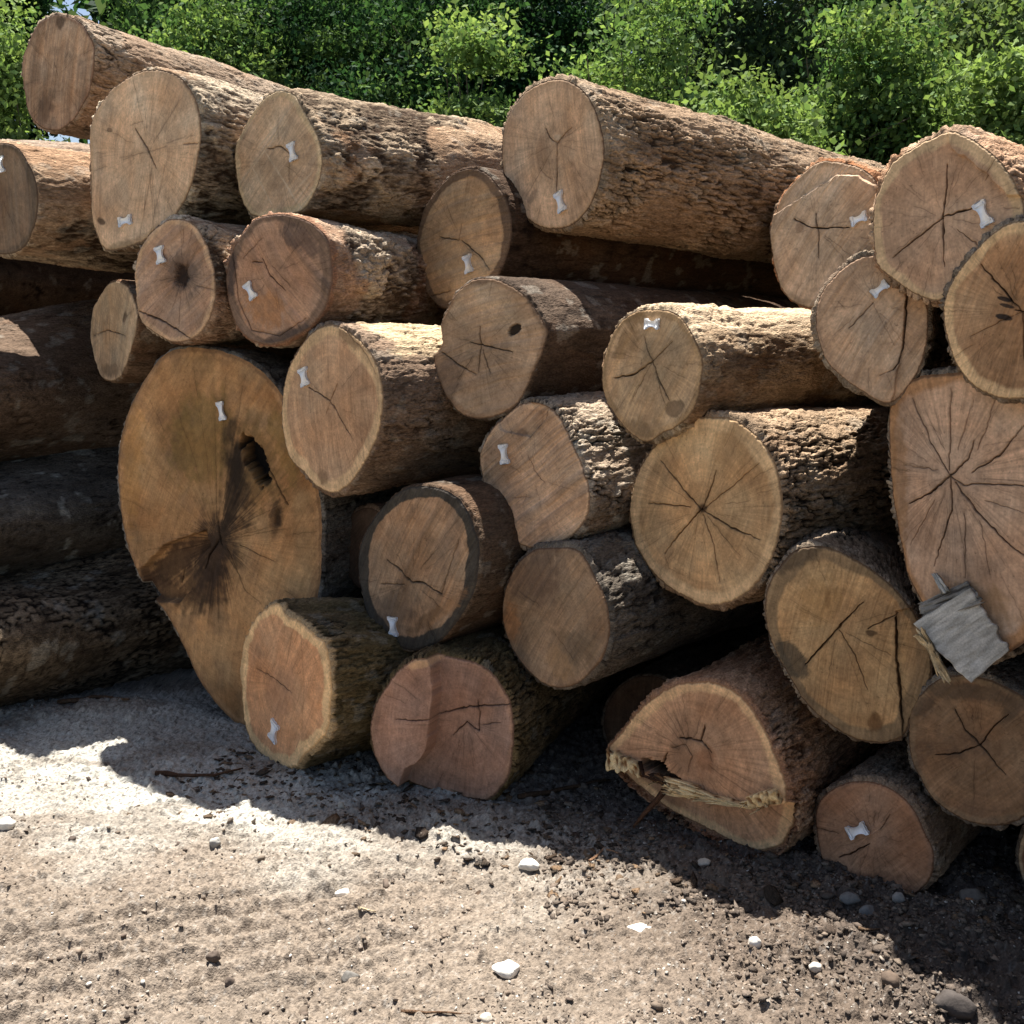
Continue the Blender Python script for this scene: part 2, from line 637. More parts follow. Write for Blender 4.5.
            lines.append((pts, random.uniform(0.28, 0.62)))
        jit = np.stack([vn(u * 70, v * 70, seed + 40) - 0.5, vn(u * 70, v * 70, seed + 41) - 0.5], 1) * 0.0045
        for ln, w in lines:
            d, pos = seg_dist(P + jit, ln)
            hw = 0.5 * w * mpp * 0.68 * (0.05 + 0.95 * np.clip(np.minimum(pos + .12, 1 - pos) * 2.6, 0, 1)) * (0.55 + 0.8 * vn(u * 45, v * 45, seed + 42))
            m = sst(hw + 0.55 * mpp, hw * 0.2, d) * min(1.0, 0.12 + 0.55 * w)
            col = mix(col, col * np.array([0.16, 0.13, 0.12]), m)
            disp += 0.016 * m * np.clip(w - 0.5, 0, 1)
            m2 = sst(hw + 4 * mpp, hw, d) * 0.14 * min(1, w)
            col *= (1 - m2)[:, None]
        # the cambium line and torn rim
        rim = sst(0.972, 0.992, rr + 0.012 * (vn(np.cos(T.ravel()) * 40 + 80, np.sin(T.ravel()) * 40, seed + 50) - 0.5))
        col = mix(col, lin(sp.get('rimc', (74, 54, 42))), rim * sp.get('rim', 0.75))
        disp += 0.004 * rim
        V = np.stack([u, disp, v], 1)
        fs = grid_faces(NT, NR + 1, True)
        build('cut_face', V, fs, M_WOOD, root, col)
        edge_w = disp.reshape(NR + 1, NT)[-1]
    else:
        edge_w = np.zeros(NT)

    # -------- bark / barrel
    b = BARKS[sp.get('bark', 'brown')]
    Lm = sp.get('len', 3.2)
    nb = int(np.clip(2 * math.pi * rmean / 0.0046, 180, 560) * sp.get('bq', 1.0))
    c, thb, rb = polar(uv, nb)
    rbn = fbm(np.cos(thb) * 6 + 20, np.sin(thb) * 6 + 20, seed, 4) - 0.5
    rbn = rbn + 0.6 * (vn(np.cos(thb) * 26 + 70, np.sin(thb) * 26 + 70, seed + 5) - .5)
    rb = rb * (1 + rag * 2 * rbn)
    ds = []
    s = 0.004
    ss = [0.0]
    grow = 1.014
    step = 0.0055
    while ss[-1] < Lm:
        ss.append(ss[-1] + step)
        step = min(step * grow, 0.016)
    ss = np.array(ss)
    T, SS = np.meshgrid(thb, ss)
    RB, _ = np.meshgrid(rb, ss)
    tap = sp.get('taper', 0.1)
    mor = sst(0.0, 1.3, SS)
    rad2 = (RB * (1 - mor * 0.8) + rb.mean() * mor * 0.8) * (1 - tap * SS / Lm)
    rad2 *= 1 + 0.07 * (fbm(np.cos(T) * 1.6 + 30 + SS * 1.2, np.sin(T) * 1.6 + 30 + SS * 0.9, seed + 60, 2) - 0.5) * sst(0, 0.3, SS)
    arc = (T - math.pi * 1.25) * rmean
    # two stitched strips keep the noise continuous except at the hidden seam
    h, amp = bark_field(b['kind'], arc, SS, seed)
    amp *= sp.get('barkamp', 1.0)
    # flakes of bark missing
    loss = sst(0.53, 0.57, fbm(arc * 4.5, SS * 2.2, seed + 61, 4)) * sp.get('loss', 0.5)
    h2 = h * (1 - 0.85 * loss)
    front = sst(0.0, 0.012, SS)
    rad2 = rad2 + (h2 * amp + 0.002 + 0.03 * (fbm(arc * 3.5, SS * 2.6, seed + 68, 3) - .5) * sst(0, .25, SS)) * front
    off = np.array([math.tan(R(sp.get('dyaw', 0))), math.tan(R(sp.get('dpitch', 0)))])
    X = c[0] + np.cos(T) * rad2 + SS * off[0]
    Z = c[1] + np.sin(T) * rad2 + SS * off[1]
    ew = np.interp((thb - math.pi * 1.25), (th - math.pi * 1.25), edge_w)
    Y = SS + (1 - sst(0, 0.05, SS)) * ew[None, :] + front * (1 - sst(0.0, 0.1, SS)) * 0.016 * (vn(arc * 60, arc * 0 + 3, seed + 62) - 0.6)
    hn = np.clip(h, 0, 1.1)
    dk, lt, pc = lin(b['dark']), lin(b['light']), lin(b['patch'])
    dk, lt, pc = dk * .85, lt * .92, pc * .9
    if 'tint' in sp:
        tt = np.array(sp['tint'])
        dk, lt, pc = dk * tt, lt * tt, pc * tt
    bc = mix(dk[None, None], lt[None, None], sst(0.15, 0.75, hn) * (0.3 + 0.95 * fbm(arc * 10, SS * 4, seed + 63, 3)))
    pm = sst(0.55, 0.65, fbm(arc * 5, SS * 2.5, seed + 64, 4)) * b['pa'] * 1.6
    bc = mix(bc, pc * (0.6 + 0.7 * hn)[..., None], np.clip(pm, 0, 1))
    bc = mix(bc, (pc * 0.7 + lt * 0.3) * (0.7 + 0.5 * fbm(arc * 80, SS * 8, seed + 65, 2))[..., None], loss * 0.85)
    li = sst(0.66, 0.72, fbm(arc * 16, SS * 12, seed + 66, 4)) * sp.get('lichen', 0.2)
    bc = mix(bc, lin((178, 172, 158)), li)
    bc *= (0.6 + 0.8 * fbm(arc * 95, SS * 22, seed + 67, 3, .7))[..., None]
    # pale torn wood and pale top patches on some logs: (arc angle deg, half width deg, s0, s1, colour)
    for k, (a0, hw, s0, s1, wc) in enumerate(sp.get('wounds', [])):
        da = np.degrees((T - R(a0) + math.pi) % (2 * math.pi) - math.pi)
        mm = sst(1.15, 0.85, np.abs(da) / hw + 0.5 * (fbm(arc * 22, SS * 9, seed + 70 + k, 3) - 0.5)) * \
            sst(s0 - 0.03, s0 + 0.03, SS + 0.12 * (vn(arc * 40, SS * 3, seed + 71) - 0.5)) * sst(s1 + 0.03, s1 - 0.03, SS + 0.2 * (vn(arc * 40, SS * 3, seed + 72) - 0.5))
        bc = mix(bc, lin(wc) * (0.55 + 0.75 * vn(arc * 120, SS * 6, seed + 73))[..., None], mm)
    if 'rimbark' in sp:
        bc = mix(bc, lin(sp['rimbark']), 0.8 * (1 - sst(0.01, 0.03, SS + 0.03 * (vn(arc * 50, SS * 10, seed + 74) - 0.5))))
    V = np.stack([X.ravel(), Y.ravel(), Z.ravel()], 1)
    nsr = len(ss)
    fs = [grid_faces(nb, nsr, True)]
    # far end
    V = np.vstack([V, [[c[0] + Lm * off[0], Lm, c[1] + Lm * off[1]]]])
    bc = np.vstack([bc.reshape(-1, 3), [lin((150, 118, 92))]])
    base = (nsr - 1) * nb
    i = np.arange(nb)
    fs.append(np.stack([base + i, base + (i + 1) % nb, np.full(nb, len(V) - 1)], 1))
    if not sp.get('face', True):
        V = np.vstack([V, [[c[0], 0, c[1]]]])
        bc = np.vstack([bc, [lin((120, 96, 76))]])
        fs.append(np.stack([(i + 1) % nb, i, np.full(nb, len(V) - 1)], 1))
    build('bark', V, fs, M_BARK, root, bc)
    for tg in sp.get('tags', []):
        make_tag(fr, root, *tg)
    sp['root'] = root
    return root


LOGS = []


def log(**k):
    k['seed'] = 100 + 137 * len(LOGS)
    LOGS.append(k)


GREYRING = (66, 60, 54)
# --- top row
log(id='L1', c=[(60, 14), (50, 16), (37, 25), (27, 45), (22, 65), (24, 90), (28, 112), (40, 127), (57, 130), (72, 120), (85, 100), (93, 78), (95, 57), (92, 40), (80, 22)],
    ds=0.35, heart=(152, 126, 106), sap=(140, 112, 94), sw=0.06, saw=75, sawamt=1.6, bark='brown', tint=(1.15, 1.1, 1.04), len=4.2, dpitch=-.4, taper=0.2,
    cracks=[([(58, 76), (54, 62)], .7)], checks=9, pith=(57, 76), stains=[(61, 22, 4, 6, 10, (60, 46, 38), .7), (45, 108, 8, 18, 20, (100, 80, 66), .6)], dirt=.6,
    label='highest log at the upper left corner with grey untagged end against the trees')
log(id='L2', c=[(157, 69), (140, 71), (125, 78), (110, 90), (96, 110), (89, 130), (89, 155), (90, 180), (91, 208), (94, 228), (102, 246), (113, 251), (142, 242), (152, 232), (172, 218), (185, 198), (195, 175), (200, 150), (201, 130), (197, 105), (187, 85), (175, 74)],
    ds=-.42, heart=(184, 154, 128), sap=(178, 148, 120), sw=0.05, pith=(149, 150), saw=75, sawamt=.8, bark='peel', tint=(.9, .9, .9), len=3.4, taper=0.2,
    cracks=[([(135, 128), (147, 148), (156, 168)], 1.8), ([(148, 152), (168, 146)], .6), ([(148, 152), (120, 158)], .5), ([(130, 125), (143, 121)], .7), ([(184, 144), (201, 143)], 1), ([(152, 168), (139, 238)], .7), ([(165, 165), (150, 234)], .6)],
    stains=[(101, 221, 4, 3, 30, (58, 44, 36), .8), (109, 130, 3, 2, 0, (90, 70, 55), .6), (125, 246, 14, 5, -12, (150, 130, 104), .7)],
    tags=[((126, 221), -15, 13, 10)], checks=12,
    label='tall egg shaped pale log end with a tag low down and a slanting crack')
log(id='L3', c=[(281, 90), (268, 95), (256, 107), (245, 125), (236, 147), (236, 172), (240, 195), (248, 212), (258, 217), (275, 216), (293, 214), (306, 207), (315, 190), (320, 172), (321, 155), (316, 135), (306, 115), (294, 95)],
    ds=-.34, heart=(178, 150, 124), sap=(192, 168, 136), sw=0.1, pith=(279, 160), saw=40, bark='peel', tint=(.95, .9, .85), len=3.0, taper=-.08, dpitch=4.5, loss=.7,
    cracks=[([(268, 149), (281, 146), (289, 153)], 1.3), ([(289, 160), (289, 182)], .8)], stains=[(258, 160, 34, .9, -52, (200, 178, 150), .5, 0, .2), (282, 178, 38, .9, 58, (206, 184, 156), .8, 0, .2), (262, 185, 24, .8, 62, (206, 184, 156), .7, 0, .2), (272, 130, 30, .8, -50, (200, 178, 150), .7, 0, .2), (300, 185, 20, .8, -48, (200, 178, 150), .6, 0, .2), (276, 175, 14, 18, 0, (140, 120, 98), .4)],
    tags=[((293, 152), 78, 18, 8)], checks=5, label='pale log end with saw scratches, a tag beside its short crack and peeling tan bark')
log(id='L8', c=[(557, 79), (540, 83), (525, 92), (512, 107), (504, 125), (501, 145), (502, 168), (507, 190), (515, 207), (527, 219), (540, 227), (557, 229), (572, 225), (585, 213), (595, 195), (601, 175), (604, 155), (602, 133), (596, 112), (587, 95), (573, 83)],
    ds=.02, heart=(174, 144, 118), sap=(170, 140, 112), sw=0.05, pith=(557, 143), saw=100, bark='furrow', tint=(1.1, 1.03, .95), barkamp=1.2, len=4.6, taper=0.03, dpitch=-1.0,
    cracks=[([(545, 128), (550, 138), (557, 143)], 1.2), ([(557, 143), (572, 127)], 1.0), ([(557, 143), (556, 198)], 1.2), ([(540, 168), (546, 176), (553, 180)], .7)],
    stains=[(532, 196, 4, 7, 40, (120, 100, 84), .5), (557, 137, 4, 3, 0, (200, 178, 150), .6)], rim=.9,
    tags=[((561, 202), 75, 20, 9)], checks=6, label='biggest top row log with thick furrowed bark and a tag below its three pointed crack')
log(id='L22', c=[(833, 161), (815, 162), (798, 175), (783, 192), (773, 212), (770, 232), (772, 256), (778, 281), (788, 298), (808, 308), (830, 303), (850, 290), (868, 268), (879, 240), (882, 212), (876, 185), (866, 172), (852, 165)],
    ds=-.46, heart=(172, 144, 120), sap=(158, 132, 108), sw=0.09, pith=(819, 229), saw=50, bark='peel', tint=(.95, .9, .85), len=3.6, rimbark=(150, 100, 66),
    cracks=[([(794, 219), (812, 228), (850, 228)], 1.4), ([(819, 229), (819, 258)], 1.3), ([(816, 213), (818, 229)], 1), ([(826, 236), (852, 256)], .6), ([(790, 205), (838, 174), (855, 174)], .8)],
    steps=[([(775, 214), (838, 174), (858, 176), (885, 190), (885, 150), (765, 150), (765, 214)], .012)], stains=[(800, 228, 4, 5, 0, (118, 92, 74), .5)],
    tags=[((860, 219), -25, 17, 10)], checks=8, label='round log end with a tag near its right edge, left of the star cracked log')
log(id='L23', c=[(950, 131), (928, 139), (908, 150), (890, 165), (880, 185), (874, 207), (873, 230), (875, 255), (880, 268), (893, 279), (908, 290), (926, 299), (942, 300), (960, 296), (982, 284), (1003, 265), (1017, 243), (1023, 215), (1020, 190), (1008, 168), (993, 153), (975, 140)],
    ds=-.74, heart=(164, 132, 108), sap=(182, 154, 122), sw=0.12, pith=(943, 217), saw=100, sawamt=.6, bark='orange', len=3.6, ragged=.01,
    cracks=[([(947, 165), (946, 195), (943, 217), (944, 266)], 1.9), ([(943, 217), (925, 232), (893, 257)], 1.8), ([(943, 217), (962, 211), (978, 207)], 2.0), ([(958, 230), (980, 246)], .9), ([(985, 180), (998, 160)], .8), ([(1002, 208), (1018, 208)], .7)],
    steps=[([(950, 128), (952, 149), (968, 158), (985, 170), (1010, 196), (1040, 196), (1000, 110)], -.016)],
    tags=[((984, 214), 66, 25, 14)], checks=14, label='large log end with deep star cracks and a big tag on its right half')
log(id='L25', c=[(1024, 221), (1005, 225), (988, 237), (975, 250), (963, 264), (953, 278), (945, 296), (942, 316), (947, 341), (955, 363), (968, 381), (985, 393), (1008, 399), (1028, 398), (1050, 390), (1070, 370), (1082, 345), (1088, 315), (1086, 285), (1080, 257), (1065, 234), (1045, 223)],
    ds=-.76, heart=(160, 124, 92), sap=(190, 158, 120), sw=0.13, pith=(1020, 312), saw=70, bark='furrow', len=3.6, ragged=.008, rays=1.5,
    cracks=[([(980, 265), (1008, 295), (1022, 312)], 1.5), ([(1020, 312), (970, 336)], .8), ([(1014, 310), (1024, 311)], 1.2), ([(1022, 312), (1024, 360)], 1.1), ([(953, 357), (972, 345)], .7)],
    stains=[(1004, 299, 8, 2.2, 14, (38, 34, 34), .9, 0, .15), (1007, 306, 8, 2.0, 14, (38, 34, 34), .85, 0, .15), (1003, 317, 9, 3.2, 12, (32, 30, 32), .92, 0, .15)],
    checks=16, label='round log end marked with black paint strokes at the right edge')
log(id='L24', c=[(860, 257), (843, 268), (828, 283), (819, 298), (816, 321), (819, 341), (828, 363), (843, 378), (863, 392), (880, 402), (893, 402), (905, 390), (917, 373), (925, 351), (928, 326), (926, 301), (915, 278), (900, 262), (880, 255)],
    ds=-.52, heart=(172, 144, 120), sap=(164, 134, 110), sw=0.06, pith=(873, 303), saw=60, yaw=27, bark='furrow', len=3.6, ragged=.008,
    cracks=[([(850, 328), (873, 303)], 1), ([(907, 285), (904, 340), (899, 362), (893, 370)], 2.0), ([(893, 370), (880, 376)], .9), ([(873, 303), (895, 346)], .6), ([(838, 300), (845, 308)], .6)],
    steps=[([(907, 250), (904, 340), (898, 370), (890, 410), (940, 400), (940, 250)], .012)], stains=[(890, 380, 9, 8, 0, (176, 150, 126), .5)],
    tags=[((880, 289), -40, 19, 10)], checks=7, label='log end with a tilted tag and a long split, under the star cracked log')
# --- left side
log(id='L0', c=[(0, 143), (15, 146), (27, 162), (35, 182), (37, 207), (33, 230), (23, 248), (8, 254), (-8, 252), (-25, 240), (-38, 215), (-40, 190), (-30, 160), (-15, 146)],
    ds=-.33, yaw=42, heart=(112, 90, 72), sap=(92, 76, 62), sw=0.1, saw=90, bark='peel', tint=(.85, .8, .76), len=3.0, taper=-.05, dpitch=-1.0,
    tags=[((1, 165), 85, 16, 9)], checks=3, loss=.7, label='dull brown log end cut off by the left edge under the highest log')
log(id='L4', c=[(172, 219), (160, 225), (148, 235), (139, 250), (134, 268), (134, 285), (136, 303), (142, 323), (160, 336), (172, 342), (187, 341), (200, 333), (211, 316), (216, 291), (214, 268), (208, 248), (200, 232), (188, 221)],
    ds=-.36, heart=(152, 122, 102), sap=(176, 144, 116), sw=0.09, pith=(182, 276), saw=30, bark='pale', tint=(.85, .8, .78), len=3.6,
    cracks=[([(139, 311), (165, 322), (190, 338)], 2), ([(180, 296), (179, 324)], .7), ([(196, 286), (214, 289)], .8), ([(184, 222), (183, 245)], .7)],
    stains=[(182, 274, 16, 20, 0, (92, 78, 70), .7), (181, 275, 7, 12, 8, (44, 30, 24), .95, .012)],
    tags=[((161, 255), 80, 17, 9)], checks=8, label='small log end with a dark rotten knot at its heart above the golden slab')
log(id='L5', c=[(278, 214), (256, 218), (243, 232), (233, 250), (226, 270), (225, 285), (228, 303), (235, 323), (246, 337), (258, 343), (274, 345), (293, 338), (311, 326), (326, 306), (332, 283), (331, 256), (328, 240), (316, 226), (298, 217)],
    ds=-.36, heart=(154, 120, 98), sap=(112, 90, 76), sw=0.15, pith=(275, 275), saw=130, bark='pale', barkamp=1.6, len=3.6, rimbark=(146, 106, 82), rimc=(112, 82, 64), ragged=.008, loss=.8, tint=(.9, .86, .84),
    cracks=[([(262, 258), (270, 275), (285, 290)], 1.1), ([(252, 262), (262, 262)], 1.2), ([(290, 285), (272, 266)], .8), ([(285, 268), (300, 262)], .6), ([(232, 250), (238, 300), (252, 330), (280, 336), (306, 318)], 1.0), ([(243, 258), (262, 238)], .8)],
    stains=[(300, 240, 22, 10, 35, (86, 72, 66), .65), (265, 310, 20, 16, 20, (178, 122, 76), .6), (232, 275, 4, 22, 5, (80, 68, 64), .7), (285, 335, 30, 4, -18, (74, 64, 60), .7)],
    tags=[((251, 291), 62, 17, 9)], checks=6, label='reddish log end with grey outer ring and a slanted tag, below the peeling log')
log(id='S', c=[(117, 281), (127, 288), (134, 303), (137, 318), (135, 336), (130, 351), (125, 366), (120, 377), (110, 381), (100, 376), (95, 363), (92, 351), (90, 331), (92, 311), (99, 296), (107, 285)],
    ds=.05, yaw=52, heart=(156, 130, 104), sap=(168, 142, 116), sw=0.12, pith=(109, 331), saw=60, bark='smooth', tint=(1.2, 1, .85), len=2.0, dyaw=-4, dpitch=-2, sblur=.08,
    cracks=[([(109, 320), (109, 356)], .8), ([(93, 336), (107, 330), (126, 336)], 1.1), ([(124, 320), (126, 310)], 1.2)], stains=[(110, 371, 12, 7, 0, (112, 92, 72), .6), (125, 316, 2, 6, 10, (80, 62, 50), .7)],
    checks=4, label='smallest log end, a narrow pale oval wedged left of the knotted log')
log(id='B', c=[(185, 348), (165, 353), (150, 370), (135, 395), (123, 425), (118, 460), (119, 500), (126, 540), (138, 572), (150, 592), (165, 612), (180, 640), (195, 672), (210, 695), (225, 713), (242, 725), (262, 724), (287, 700), (306, 640), (318, 590), (321, 540), (320, 500), (313, 465), (300, 430), (285, 400), (265, 375), (240, 358), (210, 349)],
    ground=(240, 724), yaw=23, heart=(154, 116, 78), sap=(154, 116, 80), sw=0.05, pith=(218, 540), saw=65, sawamt=.9, bark='grey', len=3.0, blotch=1.2, ring=.7,
    cracks=[([(221, 538), (210, 555), (206, 568)], 2.0), ([(240, 535), (268, 528)], .7), ([(240, 545), (275, 562)], .9), ([(228, 548), (245, 590), (262, 604)], .8), ([(218, 520), (222, 545)], 1.2), ([(250, 520), (290, 500)], .6), ([(175, 585), (178, 570)], 1), ([(288, 505), (270, 470), (262, 445)], 1.4)],
    stains=[(200, 440, 30, 44, 10, (118, 96, 54), .6), (253, 468, 26, 42, -12, (96, 76, 44), .6), (216, 558, 22, 50, 14, (38, 31, 28), .9, 0, .6), (232, 490, 7, 50, 6, (48, 38, 30), .85), (238, 476, 11, 44, -8, (42, 33, 26), .85, .004, .6), (255, 460, 9, 26, -24, (16, 13, 12), 1.0, .07, .2), (277, 520, 3, 9, 4, (34, 26, 20), .8, .01, .4), (268, 478, 4, 30, -16, (120, 92, 58), .6),
            (200, 585, 22, 26, 20, (60, 46, 36), .7), (172, 562, 40, 15, -38, (62, 44, 32), .85), (160, 590, 22, 10, 30, (70, 50, 36), .7), (276, 518, 6, 16, 4, (54, 40, 28), .7), (232, 430, 7, 12, 20, (52, 42, 32), .7), (285, 450, 10, 40, -16, (126, 100, 54), .5), (132, 470, 10, 60, 5, (176, 128, 70), .4)],
    steps=[([(141, 568), (165, 543), (207, 528), (212, 545), (196, 560), (192, 590), (180, 602), (160, 602), (146, 592)], .05)],
    tags=[((222, 411), 78, 19, 7)], checks=12, dirt=.6, rim=.4,
    label='huge golden brown slab shaped log end with a black hole and dark rotten heart')
log(id='L6', c=[(326, 325), (311, 333), (296, 353), (286, 376), (282, 401), (282, 426), (288, 456), (303, 473), (316, 486), (333, 493), (348, 486), (363, 466), (375, 441), (382, 416), (383, 396), (378, 371), (366, 348), (351, 333), (338, 326)],
    ds=-.22, heart=(164, 130, 102), sap=(192, 160, 124), sw=0.14, pith=(331, 401), saw=95, bark='brown', tint=(.8, .72, .66), len=3.6, dpitch=-1,
    cracks=[([(309, 387), (331, 401), (345, 425), (352, 437)], 1.2), ([(331, 400), (338, 383)], .9), ([(331, 402), (326, 415)], .8), ([(345, 330), (365, 353), (375, 375)], .8)],
    stains=[(350, 340, 14, 5, 40, (120, 92, 68), .6), (323, 476, 5, 7, 0, (110, 84, 62), .6)], wounds=[(80, 42, .12, .95, (200, 176, 142))],
    tags=[((305, 377), 78, 18, 9)], checks=4, label='oval tan log end with a cream lower rim and a tag at its upper left')
log(id='L7', c=[(468, 168), (451, 175), (436, 190), (423, 210), (417, 237), (416, 256), (418, 273), (426, 293), (441, 308), (462, 306), (482, 294), (499, 274), (508, 250), (511, 225), (506, 200), (494, 181), (481, 170)],
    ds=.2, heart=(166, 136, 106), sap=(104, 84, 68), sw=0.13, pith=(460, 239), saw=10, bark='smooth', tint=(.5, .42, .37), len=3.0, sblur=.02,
    cracks=[([(440, 237), (459, 240)], 1.2), ([(462, 240), (480, 256), (490, 270)], 1.3), ([(460, 240), (462, 224)], .8), ([(430, 296), (451, 291)], 1.1)],
    stains=[(462, 250, 16, 26, 0, (186, 156, 122), .35)], tags=[((469, 264), 80, 18, 9)], checks=8,
    label='golden log end with dark bark ring tucked under the biggest top row log')
log(id='L9', c=[(481, 278), (471, 281), (456, 293), (446, 311), (440, 326), (441, 343), (434, 356), (435, 370), (441, 386), (451, 403), (463, 415), (481, 419), (496, 416), (512, 408), (522, 396), (534, 371), (542, 351), (546, 336), (545, 326), (534, 308), (525, 296), (512, 286), (496, 279)],
    ds=-.2, heart=(156, 130, 106), sap=(134, 108, 86), sw=0.07, pith=(479, 345), saw=15, bark='smooth', tint=(.65, .62, .6), len=3.4, dpitch=1.0,
    cracks=[([(479, 326), (480, 345), (478, 372)], 1.2), ([(470, 342), (482, 345), (512, 352)], 1.2), ([(482, 350), (490, 374)], 1), ([(441, 352), (460, 366), (475, 374)], 1.3), ([(495, 360), (508, 376)], .6)],
    stains=[(514, 329, 7, 5, -40, (26, 20, 17), .95, .01, .2), (505, 400, 26, 10, -30, (166, 140, 116), .5), (450, 378, 12, 22, 0, (116, 94, 76), .6)], checks=6,
    label='lobed grey brown log end with a small black spot and no tag')
log(id='L11', c=[(537, 403), (550, 408), (560, 418), (570, 438), (580, 461), (587, 481), (590, 497), (586, 518), (572, 536), (550, 546), (530, 548), (511, 538), (496, 518), (487, 497), (482, 475), (480, 456), (486, 438), (498, 421), (511, 409), (522, 403)],
    ds=-.1, heart=(172, 140, 114), sap=(180, 148, 120), sw=0.06, pith=(533, 478), saw=35, sawamt=1.6, bark='furrow', tint=(1.15, 1.15, 1.15), len=3.6, lichen=.4,
    cracks=[([(528, 455), (534, 470), (544, 482)], .8), ([(530, 437), (546, 418), (549, 408)], .9), ([(512, 498), (530, 497)], .7)],
    steps=[([(500, 430), (515, 434), (530, 437), (546, 418), (549, 405), (520, 398), (495, 415)], .01)], stains=[(520, 500, 14, 8, 0, (182, 150, 122), .4), (522, 433, 8, 4, 10, (110, 88, 72), .6)],
    tags=[((505, 454), 83, 20, 9)], checks=5, label='pinkish log end with slanting saw lines and pale grey furrowed bark, centre of the heap')
log(id='L12', c=[(652, 309), (634, 312), (619, 322), (609, 338), (603, 358), (601, 376), (604, 398), (612, 411), (624, 428), (639, 440), (649, 441), (662, 433), (674, 428), (689, 416), (697, 401), (701, 381), (702, 361), (697, 343), (687, 326), (674, 313)],
    ds=-.27, heart=(166, 138, 108), sap=(156, 128, 96), sw=0.1, pith=(653, 361), saw=60, bark='peel', tint=(.78, .74, .68), len=3.0, dpitch=1,
    cracks=[([(613, 378), (635, 374), (644, 368), (653, 361)], 1.7), ([(653, 361), (648, 348), (645, 337)], 1), ([(653, 361), (660, 380), (670, 400)], 1.4), ([(653, 361), (672, 342)], .9), ([(653, 361), (630, 405)], .7), ([(664, 366), (684, 378)], .6)],
    wounds=[(80, 40, .0, 1.2, (196, 172, 142))], stains=[(675, 408, 11, 8, -35, (112, 92, 72), .75, 0, .15), (625, 345, 9, 18, 30, (118, 92, 62), .6), (640, 318, 14, 6, 0, (120, 92, 60), .6), (640, 428, 14, 8, 20, (120, 98, 72), .6)],  # pale patch along the top of the barrel
    tags=[((653, 324), 2, 14, 11)], checks=8, label='yellowish log end with a sideways tag at its top, right of centre')
log(id='L14', c=[(712, 417), (694, 418), (672, 428), (652, 448), (639, 468), (632, 488), (629, 511), (631, 526), (634, 544), (647, 567), (667, 587), (687, 599), (709, 606), (732, 602), (752, 588), (765, 570), (775, 547), (780, 522), (781, 495), (777, 470), (768, 450), (757, 436), (743, 424), (729, 418)],
    ds=-.14, heart=(176, 142, 104), sap=(190, 158, 120), sw=0.12, pith=(702, 510), saw=70, sawamt=.7, bark='furrow', tint=(1.1, 1.0, .9), len=3.6, dpitch=-1.5, ragged=.008, rays=1.4,
    cracks=[([(661, 461), (680, 486), (702, 510)], 1.4), ([(649, 503), (690, 507)], 1.1), ([(702, 510), (710, 490), (716, 470)], 1.2), ([(702, 510), (730, 488), (760, 462)], .9), ([(702, 508), (682, 530), (664, 553)], 1.5), ([(704, 511), (730, 527), (760, 540)], 1.3), ([(703, 515), (713, 545), (720, 582)], 1.1), ([(698, 515), (688, 580)], .6), ([(706, 515), (740, 556)], .7), ([(664, 553), (668, 568), (684, 576)], .6)],
    stains=[(702, 508, 5, 5, 0, (60, 40, 28), .8), (730, 450, 18, 30, 20, (150, 116, 78), .4)], checks=12,
    label='large round golden log end with a radiating crack star, right of centre')
log(id='L10', c=[(418, 486), (401, 491), (386, 503), (372, 520), (363, 536), (358, 552), (358, 570), (363, 602), (373, 625), (388, 642), (406, 650), (421, 649), (441, 640), (456, 622), (471, 595), (477, 572), (478, 547), (473, 527), (466, 511), (456, 498), (441, 489)],
    ds=-.05, heart=(142, 114, 90), sap=(62, 57, 52), sw=0.17, sblur=.012, pith=(412, 582), saw=60, sawamt=1.4, bark='smooth', tint=(.72, .66, .6), len=3.6,
    cracks=[([(387, 560), (400, 570), (412, 582), (422, 582), (442, 594)], 1.7), ([(380, 584), (405, 584)], 1), ([(442, 594), (450, 565), (458, 540)], 1), ([(420, 568), (438, 548)], .7), ([(414, 570), (414, 535)], .6)],
    stains=[(395, 610, 20, 24, 30, (86, 72, 60), .6), (440, 612, 26, 6, -38, (150, 112, 78), .6), (424, 622, 22, 5, -38, (96, 74, 54), .6)], dirt=.7, rimc=(54, 48, 44),
    tags=[((394, 626), 86, 19, 9)], checks=14, label='log end with a broad charcoal grey outer ring and a tag at the bottom')
log(id='L15', c=[(537, 549), (557, 548), (574, 549), (584, 557), (594, 577), (604, 597), (609, 619), (608, 642), (602, 659), (589, 674), (577, 684), (562, 688), (544, 684), (529, 672), (517, 657), (509, 643), (503, 622), (503, 602), (508, 581), (517, 564), (527, 554)],
    ds=-.02, heart=(134, 110, 88), sap=(128, 102, 80), sw=0.05, saw=55, sawamt=1.3, bark='grey', tint=(.68, .65, .62), len=3.6, dpitch=1,
    stains=[(535, 575, 30, 26, 20, (100, 80, 66), .6), (512, 622, 9, 18, 0, (150, 106, 70), .7), (575, 650, 22, 20, -30, (106, 88, 68), .5), (560, 665, 10, 20, -40, (158, 124, 88), .5)], checks=3, cracks=[([(552, 630), (575, 660)], .6)], dirt=.6,
    label='dull brown untagged log end without cracks, between the charcoal ringed log and the torn log')
